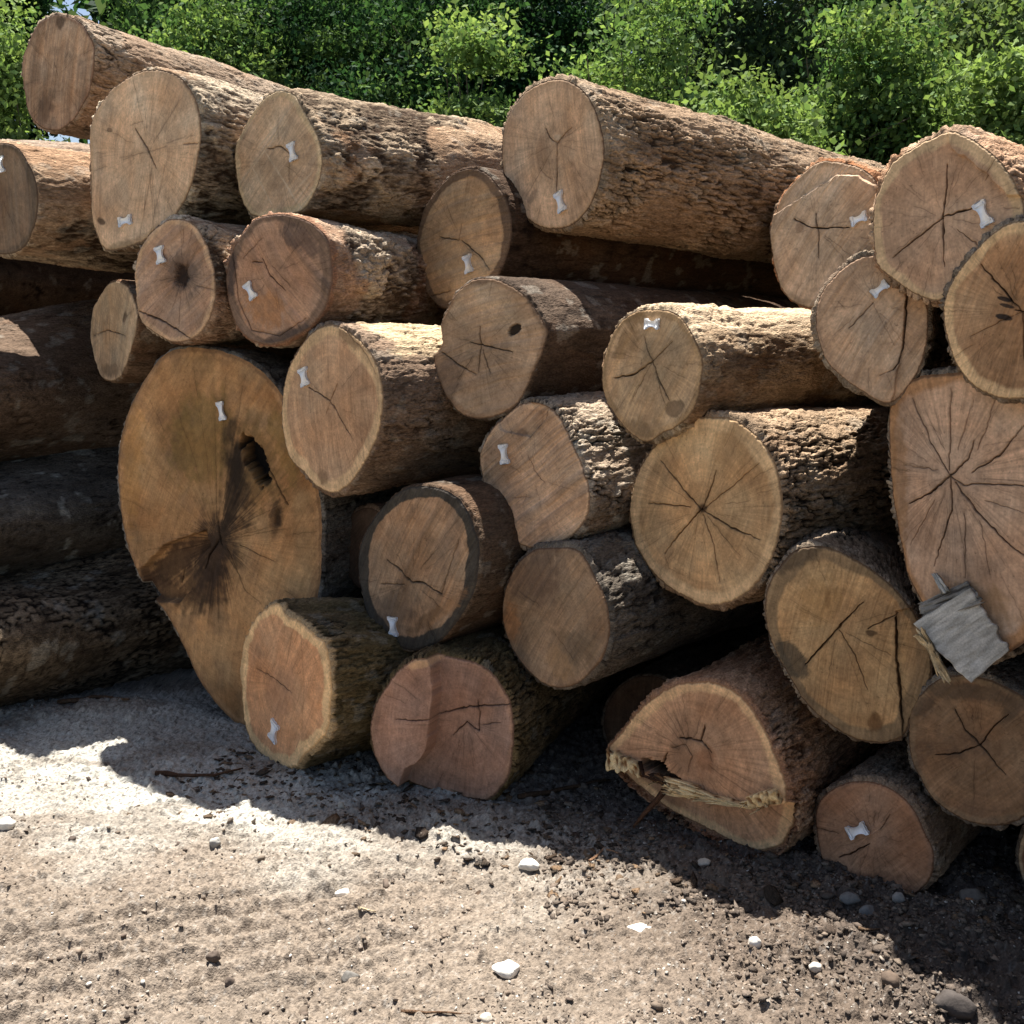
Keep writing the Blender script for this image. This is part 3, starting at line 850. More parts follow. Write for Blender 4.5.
log(id='L13', c=[(273, 604), (279, 605), (285, 615), (298, 622), (313, 634), (325, 645), (329, 662), (331, 682), (330, 707), (327, 730), (318, 742), (306, 754), (296, 766), (283, 768), (270, 762), (257, 751), (248, 737), (243, 715), (241, 690), (240, 668), (243, 645), (249, 630), (258, 615)],
    ground=(285, 769), heart=(172, 128, 94), sap=(200, 166, 124), sw=0.14, sblur=.02, pith=(285, 685), saw=60, sawamt=.8, bark='moss', tint=(.8, .76, .72), len=2.4, dpitch=-7, taper=.3, ragged=.022, rimc=(172, 134, 92), rimbark=(194, 164, 124),
    cracks=[([(257, 668), (275, 678), (292, 692)], .9), ([(300, 625), (305, 690), (302, 742)], .5)], stains=[(283, 690, 14, 30, 10, (176, 132, 102), .4)],
    tags=[((275, 731), 102, 18, 8)], checks=4, label='orange log end with a ragged yellow rim, lowest on the left beside the golden slab')
log(id='L16', c=[(418, 657), (431, 653), (446, 656), (473, 662), (493, 674), (503, 688), (511, 705), (514, 725), (513, 750), (509, 775), (501, 788), (489, 800), (476, 800), (460, 797), (441, 793), (418, 786), (404, 779), (391, 764), (383, 744), (380, 722), (384, 702), (392, 687), (403, 670)],
    ground=(482, 801), heart=(142, 110, 94), sap=(146, 112, 92), sw=0.05, pith=(467, 721), saw=80, sawamt=.7, bark='moss', tint=(.8, .74, .68), len=3.6, ragged=.01,
    cracks=[([(406, 713), (430, 714), (445, 712)], 1.1), ([(445, 712), (470, 706), (512, 704)], 1.3), ([(467, 721), (453, 735)], 1.2), ([(467, 721), (479, 731), (480, 712)], 1.4), ([(480, 712), (478, 700)], 1), ([(470, 725), (495, 758)], .6), ([(464, 728), (464, 760)], .6), ([(483, 724), (500, 722)], 1)],
    steps=[([(430, 640), (441, 662), (443, 690), (440, 715), (437, 742), (427, 757), (415, 762), (408, 782), (365, 780), (365, 640)], -.07)],
    stains=[(430, 657, 16, 6, -10, (206, 164, 122), .8)], checks=8, label='red brown log end with a saw step down its left half, lowest row')
log(id='L17', c=[(609, 747), (622, 731), (637, 712), (657, 695), (677, 685), (697, 682), (719, 684), (737, 693), (750, 706), (762, 724), (771, 742), (779, 762), (786, 785), (787, 808), (783, 832), (773, 852), (757, 859), (742, 858), (722, 850), (702, 838), (682, 828), (662, 818), (644, 805), (629, 793), (617, 783), (609, 768)],
    ground=(745, 859), yaw=41, heart=(168, 128, 98), sap=(196, 158, 118), sw=0.13, pith=(690, 752), saw=80, sawamt=.6, bark='orange', tint=(1.1, 1.02, .95), len=3.6, ragged=.012, barkamp=1.3, rimbark=(160, 118, 90), rimc=(110, 70, 46), rays=1.5,
    cracks=[([(680, 738), (692, 739), (702, 742), (712, 752)], 1.8), ([(700, 742), (705, 725)], 2.0), ([(705, 742), (713, 762)], .8), ([(668, 752), (662, 766), (672, 776)], 2.4), ([(672, 748), (686, 744), (692, 756), (688, 772)], .9), ([(718, 800), (736, 826)], .7), ([(700, 806), (690, 802)], .7)],
    stains=[(668, 778, 20, 5, 30, (40, 28, 20), .9, .04, .3), (652, 766, 12, 6, 20, (34, 25, 19), .9, .05, .3), (680, 756, 13, 14, 0, (136, 106, 82), .6), (661, 768, 6, 5, 30, (26, 20, 16), .95, .02), (705, 760, 10, 14, 0, (150, 102, 70), .6)],
    steps=[([(600, 758), (640, 772), (668, 786), (700, 798), (740, 806), (768, 806), (800, 800), (800, 880), (600, 880)], .07)], checks=16,
    label='torn log end with splintered yellow hinge across its middle, lowest row right of centre')
log(id='L18', c=[(815, 546), (798, 549), (783, 562), (770, 582), (765, 604), (768, 632), (778, 657), (788, 674), (805, 702), (828, 724), (850, 737), (875, 744), (893, 742), (905, 736), (914, 712), (928, 688), (932, 667), (926, 637), (913, 612), (898, 592), (875, 572), (848, 556), (830, 548)],
    ds=-.16, yaw=21, barkamp=.6, heart=(160, 126, 88), sap=(126, 104, 78), sw=0.14, sblur=.02, pith=(839, 627), saw=80, sawamt=.9, bark='furrow', tint=(.9, .9, .9), len=3.6,
    cracks=[([(806, 664), (822, 646), (839, 627), (863, 602)], 1.6), ([(839, 630), (855, 655), (868, 690)], .9), ([(868, 628), (885, 620), (898, 613)], 1.2), ([(896, 617), (897, 660), (900, 690), (903, 732)], 3.0), ([(845, 632), (870, 645), (892, 655)], .7), ([(835, 640), (828, 680)], .6)],
    stains=[(871, 633, 5, 3, 10, (70, 52, 38), .8), (792, 660, 12, 22, -32, (70, 64, 54), .8, 0, .2), (874, 722, 7, 9, 0, (92, 60, 34), .7), (820, 600, 20, 24, 0, (168, 128, 78), .4), (917, 655, 9, 30, 5, (160, 130, 96), .6), (800, 556, 26, 8, -30, (92, 78, 62), .7), (828, 600, 3, 10, 0, (110, 76, 44), .4)], checks=8,
    steps=[([(896, 610), (897, 660), (900, 690), (903, 745), (945, 745), (945, 600)], .012)],
    label='golden oval log end with a thick vertical split on its right and grey mottled rim')
log(id='L19', c=[(855, 782), (835, 788), (820, 800), (815, 818), (817, 840), (823, 863), (838, 879), (850, 891), (875, 896), (908, 896), (923, 888), (932, 873), (933, 853), (926, 836), (915, 813), (898, 794), (877, 784)],
    ground=(890, 891), heart=(142, 106, 82), sap=(134, 100, 78), sw=0.06, pith=(872, 836), saw=50, sawamt=.7, bark='brown', tint=(.75, .68, .62), len=3.6, rimc=(70, 44, 30),
    cracks=[([(838, 858), (852, 853), (868, 845)], 1.5), ([(817, 828), (838, 834)], 1), ([(880, 830), (890, 815)], .9)], stains=[(872, 880, 40, 8, 0, (104, 74, 56), .6)],
    tags=[((858, 830), -18, 19, 14)], checks=12, label='smallest bottom row log end, reddish with a broad tag, low at the right')
log(id='L20', c=[(955, 675), (943, 677), (928, 687), (915, 702), (909, 720), (909, 745), (912, 762), (918, 775), (930, 796), (948, 811), (968, 822), (993, 826), (1013, 823), (1030, 812), (1043, 793), (1049, 765), (1046, 735), (1038, 715), (1024, 698), (1000, 684), (975, 676)],
    ds=-.12, heart=(122, 94, 70), sap=(116, 94, 72), sw=0.1, pith=(980, 745), saw=50, sawamt=.7, bark='grey', len=3.6, ring=1.5,
    cracks=[([(955, 710), (965, 730), (980, 745), (1005, 775)], 1.6), ([(936, 755), (960, 753), (980, 745)], 1.3), ([(980, 745), (992, 728), (1008, 714)], 1.2), ([(974, 760), (974, 800)], .6)],
    stains=[(965, 692, 40, 9, 5, (84, 70, 56), .7), (1010, 710, 10, 18, 20, (76, 64, 52), .6), (925, 705, 14, 8, -40, (80, 66, 54), .6)], checks=9, dirt=.7,
    label='dark round untagged log end under the broken grey splinter at the right edge')
log(id='L21', c=[(948, 373), (928, 375), (908, 381), (895, 391), (889, 406), (888, 431), (890, 463), (893, 493), (896, 515), (902, 548), (908, 574), (918, 596), (929, 614), (939, 634), (955, 652), (978, 661), (1008, 653), (1035, 632), (1060, 592), (1072, 540), (1075, 480), (1065, 430), (1045, 395), (1015, 377), (980, 371)],
    ds=-.40, heart=(172, 142, 120), sap=(160, 120, 86), sw=0.09, pith=(950, 476), saw=90, sawamt=.6, bark='furrow', len=3.6, ring=.8, rays=1.6,
    cracks=[([(910, 503), (932, 492), (950, 476), (968, 460), (975, 440)], 2.0), ([(950, 476), (930, 440), (912, 398)], 1.2), ([(949, 470), (951, 425), (952, 388)], 1.2), ([(950, 476), (963, 485), (990, 484), (1024, 486)], 1.2), ([(951, 478), (952, 510), (940, 545), (934, 566)], 1.5), ([(955, 482), (980, 515), (1010, 545), (1040, 566)], 1.7), ([(972, 472), (1000, 455), (1024, 425)], 1.4), ([(978, 450), (990, 420), (995, 400)], .9), ([(965, 510), (965, 578)], .9), ([(980, 520), (990, 575)], .8), ([(938, 470), (905, 465)], .8), ([(935, 500), (910, 545)], .8), ([(945, 450), (925, 410)], .6), ([(985, 500), (1030, 515)], .8), ([(958, 450), (975, 400)], .8), ([(930, 425), (938, 432)], .7), ([(985, 445), (1024, 440)], .6)],
    stains=[(975, 610, 40, 28, -5, (158, 122, 84), .6), (900, 480, 8, 70, -3, (150, 112, 76), .6)], checks=18, ragged=.008,
    label='big pink tan log end covered in fine radial cracks at the right edge')
log(id='L26', c=ell(1062, 858, 44, 52), ground=(1062, 908), heart=(140, 100, 70), bark='brown', len=2.0, checks=3,
    label='sliver of a log end at the lower right edge beside the dark gap')
# --- seen only in the gaps
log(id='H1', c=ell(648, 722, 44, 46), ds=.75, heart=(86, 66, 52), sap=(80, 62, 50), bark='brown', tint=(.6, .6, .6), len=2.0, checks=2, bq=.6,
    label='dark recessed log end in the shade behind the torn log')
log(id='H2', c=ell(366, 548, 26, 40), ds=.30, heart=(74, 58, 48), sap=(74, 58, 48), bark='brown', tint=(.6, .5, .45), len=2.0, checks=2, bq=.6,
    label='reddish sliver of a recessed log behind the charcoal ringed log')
# --- logs at the left seen from their sides
log(id='A1', c=ell(-130, 402, 46, 70), ds=.05, yaw=46, heart=(140, 110, 86), bark='brown', tint=(.55, .5, .47), len=3.6, taper=-.05, dpitch=.4, dyaw=5, lichen=.3, checks=2,
    label='dark brown barked log lying under the left edge log, upper of three')
log(id='A2', c=ell(-130, 546, 46, 60), ds=.1, yaw=46, heart=(140, 110, 86), bark='grey', tint=(.7, .68, .66), len=3.6, taper=-.02, dpitch=.3, dyaw=5, lichen=.7, checks=2,
    label='grey weathered bark log lying left of the golden slab, middle of three')
log(id='A3', c=ell(-120, 672, 50, 68), ds=.02, yaw=46, heart=(140, 110, 86), bark='scaly', tint=(.75, .72, .68), len=3.6, taper=.0, dpitch=-.1, dyaw=5, lichen=.3, checks=2,
    label='log with scaly cracked bark resting on the ground at the left edge')
# --- behind the front ends, seen over the top and through the gaps, then unseen logs added for shadow
log(id='K0', c=ell(-125, 285, 46, 60), yaw=46, ds=.75, bark='brown', tint=(.2, .18, .17), heart=(96, 76, 60), len=3.6, checks=2, bq=.6,  # added to fill the gap, bark tint lowered to stand in for shade
    label='added filler log tinted near black as shade in the gap under the left edge log')
log(id='K1', c=ell(318, 148, 40, 50), ds=.75, face=True, bark='peel', tint=(.9, .82, .76), len=3.6, dpitch=-1.5, checks=2, loss=.8,
    label='peeling log lying further back behind the orange peeling log, its top against the trees')
log(id='K3', c=ell(822, 228, 50, 50), ds=.95, face=True, bark='brown', tint=(1.1, 1., .9), len=3.6, checks=2, bq=.8,
    label='rough brown log set back behind the biggest top row log on its right')
log(id='K8', c=ell(-250, 280, 60, 90), ds=.3, yaw=46, bark='brown', len=3.4, checks=2, bq=.6,  # not in view, added to stop sun leaking in from the left
    label='unseen log added beyond the left edge halfway up the heap to block sun')
log(id='K9', c=ell(-280, 560, 60, 100), ds=.1, yaw=46, bark='grey', len=3.4, checks=2, bq=.6,  # out of frame, added to keep the left ground in shadow
    label='unseen log added beyond the left edge low in the heap to block sun')
log(id='K7', c=ell(-150, 212, 50, 64), ds=.45, yaw=46, bark='brown', len=3.6, checks=2, bq=.6,  # added as a sun blocker above the logs at the left
    label='unseen log added beyond the left edge behind the dull brown cut off log to block sun')
log(id='K10', c=ell(1330, 330, 120, 140), ds=-1.25, bark='brown', len=3.6, checks=2, bq=.5,  # top of a stack added out of view to cut sky and bounce
    label='unseen top log added beyond the right edge to cut fill light, nearest the viewer')
log(id='K11', c=ell(1330, 610, 120, 140), ds=-1.05, bark='grey', len=3.6, checks=2, bq=.5,  # second of the added stack that blocks bounce from the right
    label='unseen middle log added beyond the right edge to cut fill light')
log(id='K12', c=ell(1330, 880, 140, 140), ds=-.85, bark='furrow', len=3.6, checks=2, bq=.5,  # lowest of the added light blocking stack, out of view
    label='unseen lowest log added beyond the right edge to cut fill light')
log(id='K13', c=ell(22, 212, 36, 44), ds=.3, yaw=42, bark='brown', len=3.4, checks=2, bq=.5,  # hidden log, added to keep stray sun off the left side logs
    label='unseen log added directly behind the dull brown log cut off by the left edge to block sun')
log(id='K4', c=ell(1110, 190, 80, 90), ds=-.7, bark='orange', len=3.6, checks=2, bq=.7,  # added past the frame so the right side casts its shadow
    label='log added beyond the right edge for its shadow, rough bark top behind the star cracked log')
log(id='K5', c=ell(1180, 420, 95, 110), ds=-.7, bark='furrow', len=3.6, checks=2, bq=.6,  # out of view, added to throw shadow at the lower right
    label='unseen log added for its shadow beyond the right edge beside the black painted log end')
log(id='K6', c=ell(1190, 640, 100, 105), ds=-.4, bark='furrow', len=3.6, checks=2, bq=.6,  # another unseen log added to shade the right of the heap
    label='unseen log added for its shadow beyond the right edge beside the pink tan cracked log end')

def stick(pts, rad, col, label, name='twig', cat='twig', parent=None, group=None, seed=0):
    P = np.array(pts, float)
    n = len(P)
    m = 7
    V = []
    for i in range(n):
        d = P[min(i + 1, n - 1)] - P[max(i - 1, 0)]
        d /= np.linalg.norm(d)
        a = np.cross(d, [0, 0, 1.0])
        if np.linalg.norm(a) < .05:
            a = np.cross(d, [1.0, 0, 0])
        a /= np.linalg.norm(a)
        b = np.cross(a, d)
        r = rad * (1 - .6 * i / (n - 1)) * random.uniform(.8, 1.2)
        for k in range(m):
            t = 2 * math.pi * k / m
            V.append(P[i] + a * math.cos(t) * r + b * math.sin(t) * r * .8)
    V.append(P[0])
    V.append(P[-1])
    fs = [grid_faces(m, n, True)]
    i = np.arange(m)
    fs.append(np.stack([(i + 1) % m, i, np.full(m, n * m)], 1))
    fs.append(np.stack([(n - 1) * m + i, (n - 1) * m + (i + 1) % m, np.full(m, n * m + 1)], 1))
    V = np.array(V)
    c = lin(col)[None] * rng.uniform(.7, 1.2, (len(V), 1))
    o = build(name, V, fs, M_BARK, parent, c, smooth=False)
    if label:
        tag(o, label, cat, group)
    return o


for sp in LOGS:
    make_log(sp)
    print(sp['id'], 'yaw %.0f' % sp['yawdeg'], 'C', np.round(sp['frame'].C, 2))
BY = {sp['id']: sp for sp in LOGS}

# ------------------------------------------------------------------ broken wood on the log ends
def shard(fr, parent, name, quad, wf, thick, col, seed, nu=28, nv=40, ridge=0.006, ragged=0.12, col2=None):
    """a torn slab: quad = four picture corners (top left, top right, bottom right, bottom left) laid on the face plane,
    wf = how far each corner stands out of it, fibres run from top to bottom"""
    q = [fr.px(p) for p in quad]
    U, Vv = np.meshgrid(np.linspace(0, 1, nu), np.linspace(0, 1, nv))
    # ragged ends
    e0 = ragged * (vn(U * 9, U * 0 + seed, seed) - 0.3)
    e1 = ragged * (vn(U * 11, U * 0 + seed + 5, seed + 1) - 0.3) * (0.25 + 1.5 * vn(U * 3.1, U * 0 + seed, seed + 6) ** 2 * 1.6)
    T = e0 + Vv * (1 - e0 - e1)

    def bl(a, b, c, d):
        return (a * (1 - U) + b * U) * (1 - T) + (d * (1 - U) + c * U) * T
    x = bl(q[0][0], q[1][0], q[2][0], q[3][0])
    z = bl(q[0][1], q[1][1], q[2][1], q[3][1])
    y = bl(wf[0], wf[1], wf[2], wf[3])
    st = fbm(U * 16, T * 2.2, seed + 2, 3)
    st2 = vn(U * 40, T * 5, seed + 3)
    y = y + ridge * 2.2 * (st - 0.5) + ridge * (st2 - 0.5)
    x = x + 0.004 * (vn(U * 6, Vv * 9, seed + 4) - .5)
    prof = np.minimum(np.minimum(U, 1 - U) * 6, np.minimum(Vv, 1 - Vv) * 8)
    th_ = thick * np.clip(prof, 0.15, 1)
    c = mix(lin(col)[None, None], lin(col2 or tuple(int(v * .55) for v in col))[None, None], sst(.35, .75, st)) * (0.75 + .5 * st2)[..., None]
    A = np.stack([x, y, z], -1).reshape(-1, 3)
    B = np.stack([x, y + th_, z], -1).reshape(-1, 3)
    n = nu * nv
    f1 = grid_faces(nu, nv)
    f2 = f1[:, ::-1] + n
    rim = np.r_[np.arange(nu), np.arange(1, nv) * nu + nu - 1, (nv - 1) * nu + np.arange(nu - 2, -1, -1), np.arange(nv - 2, 0, -1) * nu]
    r2 = np.roll(rim, -1)
    f3 = np.stack([rim, rim + n, r2 + n, r2], 1)
    cc = np.vstack([c.reshape(-1, 3), c.reshape(-1, 3) * .8])
    return build(name, np.vstack([A, B]), np.vstack([f1, f2, f3]), M_SPLIT, parent, cc, smooth=False)


lg = BY['L21']
GREY = (190, 184, 172)
o = shard(lg['frame'], lg['root'], 'broken_slab', [(934, 616), (988, 675), (1014, 648), (976, 586)], (-.12, -.11, -.03, -.04), .06, GREY, 11, nu=60, nv=40, ridge=.0012, ragged=.05, col2=(166, 160, 148))
o['label'] = 'grey weathered slab of torn wood'
shard(lg['frame'], lg['root'], 'broken_slab', [(926, 601), (938, 620), (992, 600), (968, 581)], (-.05, -.10, -.04, -.01), .03, (146, 138, 126), 23, nu=30, nv=30, ridge=.008, ragged=.1)
for k, (a, b) in enumerate([((942, 622), (956, 652)), ((950, 634), (960, 668)), ((955, 645), (968, 674)), ((938, 628), (948, 640))]):
    shard(lg['frame'], lg['root'], 'splinter', [(a[0] - 4, a[1]), (a[0] + 5, a[1] - 3), (b[0] + 3, b[1]), (b[0] - 2, b[1] + 1)], (-.12, -.14, -.11, -.12), .012, (214, 190, 150), 40 + k, nu=8, nv=16, ridge=.008, ragged=.25)
shard(lg['frame'], lg['root'], 'splinter', [(934, 573), (938, 572), (958, 588), (950, 592)], (-.01, -.01, -.05, -.05), .01, GREY, 51, nu=8, nv=14, ragged=.1)

lg = BY['L17']
YEL = (238, 208, 156)
shard(lg['frame'], lg['root'], 'splinter', [(609, 747), (640, 757), (648, 775), (612, 766)], (-.02, -.03, -.045, -.03), .05, YEL, 61, nu=26, nv=18, ridge=.012, ragged=.3, col2=(120, 80, 46))
hp = [(664, 782), (690, 789), (718, 796), (744, 802), (768, 803)]
for k, (xa, ya, xb, yb, hw_) in enumerate([(664, 780, 702, 788, 6), (668, 786, 694, 796, 4), (684, 783, 718, 797, 5), (700, 793, 736, 800, 3), (716, 796, 756, 806, 2.5), (745, 803, 776, 800, 4), (655, 772, 672, 784, 4)]):
    dxx, dyy = xb - xa, yb - ya
    ll = math.hypot(dxx, dyy)
    nx_, ny_ = -dyy / ll * hw_, dxx / ll * hw_
    lift = random.uniform(.015, .05)
    shard(lg['frame'], lg['root'], 'splinter', [(xa - nx_, ya - ny_), (xa + nx_, ya + ny_), (xb + nx_ * .7, yb + ny_ * .7), (xb - nx_ * .6, yb - ny_ * .6)],
          (-lift, -lift * 1.4, -.012, -.03), .03, YEL if k != 6 else (70, 52, 40), 70 + k * 7, nu=22, nv=34, ridge=.009, ragged=.35, col2=(150, 108, 70))
for k in range(9):
    t = random.random() * (len(hp) - 1.001)
    i = int(t)
    x = hp[i][0] + (hp[i + 1][0] - hp[i][0]) * (t - i)
    y = hp[i][1] + (hp[i + 1][1] - hp[i][1]) * (t - i) + random.uniform(-4, 6)
    an = random.uniform(.1, 2.4)
    ln_ = random.uniform(8, 26)
    dx_, dy_ = math.cos(an) * ln_, math.sin(an) * ln_ * .8
    shard(lg['frame'], lg['root'], 'splinter', [(x - 2.2, y), (x + 2.2, y - 1), (x - dx_ + .7, y - dy_ * .3 + 4), (x - dx_ - .4, y - dy_ * .3 + 4)],
          (.0, .0, -random.uniform(.03, .10), -.06), .008, random.choice([YEL, (206, 168, 112)]), 170 + k, nu=6, nv=12, ridge=.004, ragged=.2)
shard(lg['frame'], lg['root'], 'splinter', [(752, 792), (782, 784), (786, 800), (756, 806)], (-.05, -.05, -.03, -.03), .06, YEL, 63, nu=18, nv=14, ridge=.012, ragged=.3, col2=(120, 80, 46))
fr = lg['frame']


def loc(px, wv):
    q = fr.px(px)
    return (q[0], wv, q[1])


stick([loc((668, 786), -.0), loc((662, 797), -.03), loc((654, 808), -.06), loc((648, 818), -.09)], .014, (96, 66, 48), None, name='broken_root', parent=lg['root'])
stick([loc((640, 762), -.0), loc((650, 772), -.04), loc((666, 776), -.05)], .008, (70, 50, 38), None, name='broken_root', parent=lg['root'])

# ------------------------------------------------------------------ ground
def gh(x, y):
    """height of the yard"""
    d = x * FN[0] + y * FN[1] - C0          # <0 in front of the heap
    near = sst(14, 6, np.hypot(x, y - 3))
    z = 0.05 * (fbm(x * 0.8 + 4, y * 0.8, 501, 3) - 0.5)
    # bank of dirt pushed against the right of the heap and sawdust mound at the left
    z += 0.015 * sst(0.6, 1.5, x) * sst(-0.7, -0.1, d)
    z += 0.07 * np.exp(-(((x + 1.75) / 0.42) ** 2 + ((y - 4.35) / 0.16) ** 2))
    # wheel ruts with tread ridges at the lower left
    t = x * 0.93 + (y - 2.5) * 0.37
    w = -x * 0.37 + (y - 2.5) * 0.93
    rut = sst(0.42, 0.2, np.abs(w - 0.42 + 0.1 * (fbm(t, w, 510, 2) - 0.5))) * sst(0.1, -0.5, x)
    z += rut * (0.017 * np.sin(w * 62 + 5 * fbm(x * 2.5, y * 2.5, 511, 2)) * (0.3 + vn(t * 3, w * 2, 512)) - 0.01)
    # clods and crumbs
    rgt = sst(0.3, 1.2, x)
    n = fbm(x * 8, y * 8, 520, 5, 0.55)
    z += 0.075 * (n - 0.5) * (0.5 + 0.7 * rgt) * near
    b = np.abs(fbm(x * 26, y * 26, 525, 4, .6) - .5)
    z += 0.105 * (b - .1) * near * (0.5 + 0.1 * rgt) * (0.5 + fbm(x * 3, y * 3, 526, 3))
    e, i = cells(x * 34 + 0.6 * vn(x * 30, y * 30, 521), y * 34 + 0.6 * vn(x * 30, y * 30, 527), 522)
    cl = sst(0.03, 0.3, e) * sst(0.6, 0.9, i) * sst(0.42, 0.6, fbm(x * 4, y * 4, 523, 3))
    z += 0.017 * cl * near * (0.5 + .5 * rgt)
    e, i = cells(x * 15 + 1.2 * fbm(x * 22, y * 22, 531, 3), y * 15 + 1.2 * fbm(x * 22, y * 22, 532, 3), 533)
    z += 0.026 * sst(0.02, 0.4, e) * sst(0.55, 0.8, i) * sst(0.46, 0.58, fbm(x * 2.6, y * 4.5, 534, 3)) * near * (0.35 + .5 * rgt) * (0.6 + .6 * fbm(x * 50, y * 50, 535, 2))
    z += 0.011 * (fbm(x * 90, y * 90, 524, 3, .65) - 0.5) * near
    return z


def axis(lo, hi, step, out_lo, out_hi):
    a = list(np.arange(lo, hi, step))
    s = step
    p = hi
    while p < out_hi:
        a.append(p)
        s *= 1.12
        p += s
    a.append(out_hi)
    s = step
    p = lo - step
    b = []
    while p > out_lo:
        b.append(p)
        s *= 1.12
        p -= s
    b.append(out_lo)
    return np.array(b[::-1] + a)


gx = axis(-2.6, 1.9, 0.0055, -160, 160)
gy = axis(2.15, 4.6, 0.0055, -40, 260)
GX, GY = np.meshgrid(gx, gy)
gx1, gy1 = GX.ravel(), GY.ravel()
gz = gh(gx1, gy1)


def ground_col(x, y, z):
    d = x * FN[0] + y * FN[1] - C0
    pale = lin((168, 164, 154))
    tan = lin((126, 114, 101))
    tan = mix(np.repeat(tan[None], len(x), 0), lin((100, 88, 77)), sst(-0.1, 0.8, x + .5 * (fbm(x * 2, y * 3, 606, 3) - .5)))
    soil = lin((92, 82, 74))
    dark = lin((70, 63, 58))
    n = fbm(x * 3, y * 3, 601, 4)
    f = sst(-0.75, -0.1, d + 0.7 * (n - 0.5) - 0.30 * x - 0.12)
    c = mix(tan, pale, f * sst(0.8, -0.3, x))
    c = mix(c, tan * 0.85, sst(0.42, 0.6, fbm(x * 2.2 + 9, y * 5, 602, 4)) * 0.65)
    # darker soil by the right logs and under the heap
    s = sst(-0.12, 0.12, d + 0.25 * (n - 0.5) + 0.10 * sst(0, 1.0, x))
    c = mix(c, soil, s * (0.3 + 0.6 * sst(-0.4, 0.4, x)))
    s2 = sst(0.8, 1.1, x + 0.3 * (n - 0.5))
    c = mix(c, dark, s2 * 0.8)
    bits = vn(x * 150, y * 150, 603)
    c = c * (0.62 + 0.76 * fbm(x * 80, y * 80, 604, 3, .65))[:, None]
    c = mix(c, lin((70, 62, 55)), sst(0.70, 0.84, bits) * 0.65)
    c = mix(c, lin((190, 184, 174)), sst(0.82, 0.9, vn(x * 120, y * 120, 605)) * 0.25)
    far = sst(8, 20, np.hypot(x, y))
    c = mix(c, lin((96, 110, 66)), far * 0.8)
    return c


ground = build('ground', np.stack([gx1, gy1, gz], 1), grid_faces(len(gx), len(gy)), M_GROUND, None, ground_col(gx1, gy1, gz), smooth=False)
tag(ground, kind='structure')


# small loose bits on the ground
def ico():
    t = (1 + 5 ** 0.5) / 2
    v = np.array([(-1, t, 0), (1, t, 0), (-1, -t, 0), (1, -t, 0), (0, -1, t), (0, 1, t), (0, -1, -t), (0, 1, -t), (t, 0, -1), (t, 0, 1), (-t, 0, -1), (-t, 0, 1)], float)
    v /= np.linalg.norm(v[0])
    f = np.array([(0, 11, 5), (0, 5, 1), (0, 1, 7), (0, 7, 10), (0, 10, 11), (1, 5, 9), (5, 11, 4), (11, 10, 2), (10, 7, 6), (7, 1, 8), (3, 9, 4), (3, 4, 2), (3, 2, 6), (3, 6, 8), (3, 8, 9), (4, 9, 5), (2, 4, 11), (6, 2, 10), (8, 6, 7), (9, 8, 1)])
    return v, f


IV, IF = ico()


def scatter(name, n, sampler, size, flat, cols, mat, label=None):
    X, Y = sampler(n)
    n = len(X)
    Zg = gh(X, Y)
    sz = size(n)
    V = IV[None] * np.clip(1 + 0.34 * rng.normal(size=(n, 12, 1)), .35, 1.9)
    sc = np.stack([sz * rng.uniform(.7, 1.5, n), sz * rng.uniform(.6, 1.1, n), sz * flat * rng.uniform(.6, 1.2, n)], 1)
    V = V * sc[:, None]
    a = rng.uniform(0, 6.28, n)
    tl = rng.normal(0, .25, n)
    ca, sa = np.cos(a)[:, None], np.sin(a)[:, None]
    z2 = V[..., 2] + V[..., 0] * np.sin(tl)[:, None]
    x2 = V[..., 0] * ca - V[..., 1] * sa + X[:, None]
    y2 = V[..., 0] * sa + V[..., 1] * ca + Y[:, None]
    z2 = z2 + Zg[:, None] + sc[:, 2:3] * 0.2
    VV = np.stack([x2, y2, z2], -1).reshape(-1, 3)
    FF = (IF[None] + (np.arange(n) * 12)[:, None, None]).reshape(-1, 3)
    k = rng.integers(0, len(cols), n)
    c = np.array([lin(q) for q in cols])[k] * rng.uniform(.7, 1.15, (n, 1))
    o = build(name, VV, FF, mat, None, np.repeat(c, 12, 0), smooth=False)
    tag(o, label, None, None, 'stuff')
    return o


def front_area(n):
    # even over the picture: sample in image space density, at true ground positions
    px = rng.uniform(-60, 1084, n)
    py = 690 + (1060 - 690) * rng.uniform(0, 1, n) ** 0.8
    P = np.array([ground_pt(a, b) for a, b in zip(px, py)])
    d = P[:, 0] * FN[0] + P[:, 1] * FN[1] - C0
    k = (d < 0.5) & (fbm(P[:, 0] * 4, P[:, 1] * 4, 700, 3) > rng.uniform(.25, .62, n))
    return P[k, 0], P[k, 1]


def base_area(n):
    t = rng.uniform(-2.6, 1.9, n)
    d = rng.normal(0.0, .22, n)
    X = FN[1] * t + FN[0] * (C0 + d)
    Y = -FN[0] * t + FN[1] * (C0 + d)
    return X, Y


scatter('gravel', 9000, front_area, lambda n: np.clip(rng.lognormal(-5.9, .45, n), .0015, .008), .6,
        [(164, 157, 146), (140, 128, 115), (120, 108, 97), (182, 176, 166), (96, 86, 76), (134, 119, 104), (150, 138, 124)], M_STONE, 'fine gravel and crumbs of dirt strewn over the yard')


def clump_area(n):
    px = rng.uniform(-60, 1084, n)
    py = rng.uniform(760, 1060, n)
    P = np.array([ground_pt(a, b) for a, b in zip(px, py)])
    X, Y = P[:, 0], P[:, 1]
    k = fbm(X * 5 + 3, Y * 9, 731, 4) + .1 * sst(-.5, 1, X) > rng.uniform(.56, .68, n)
    return X[k], Y[k]


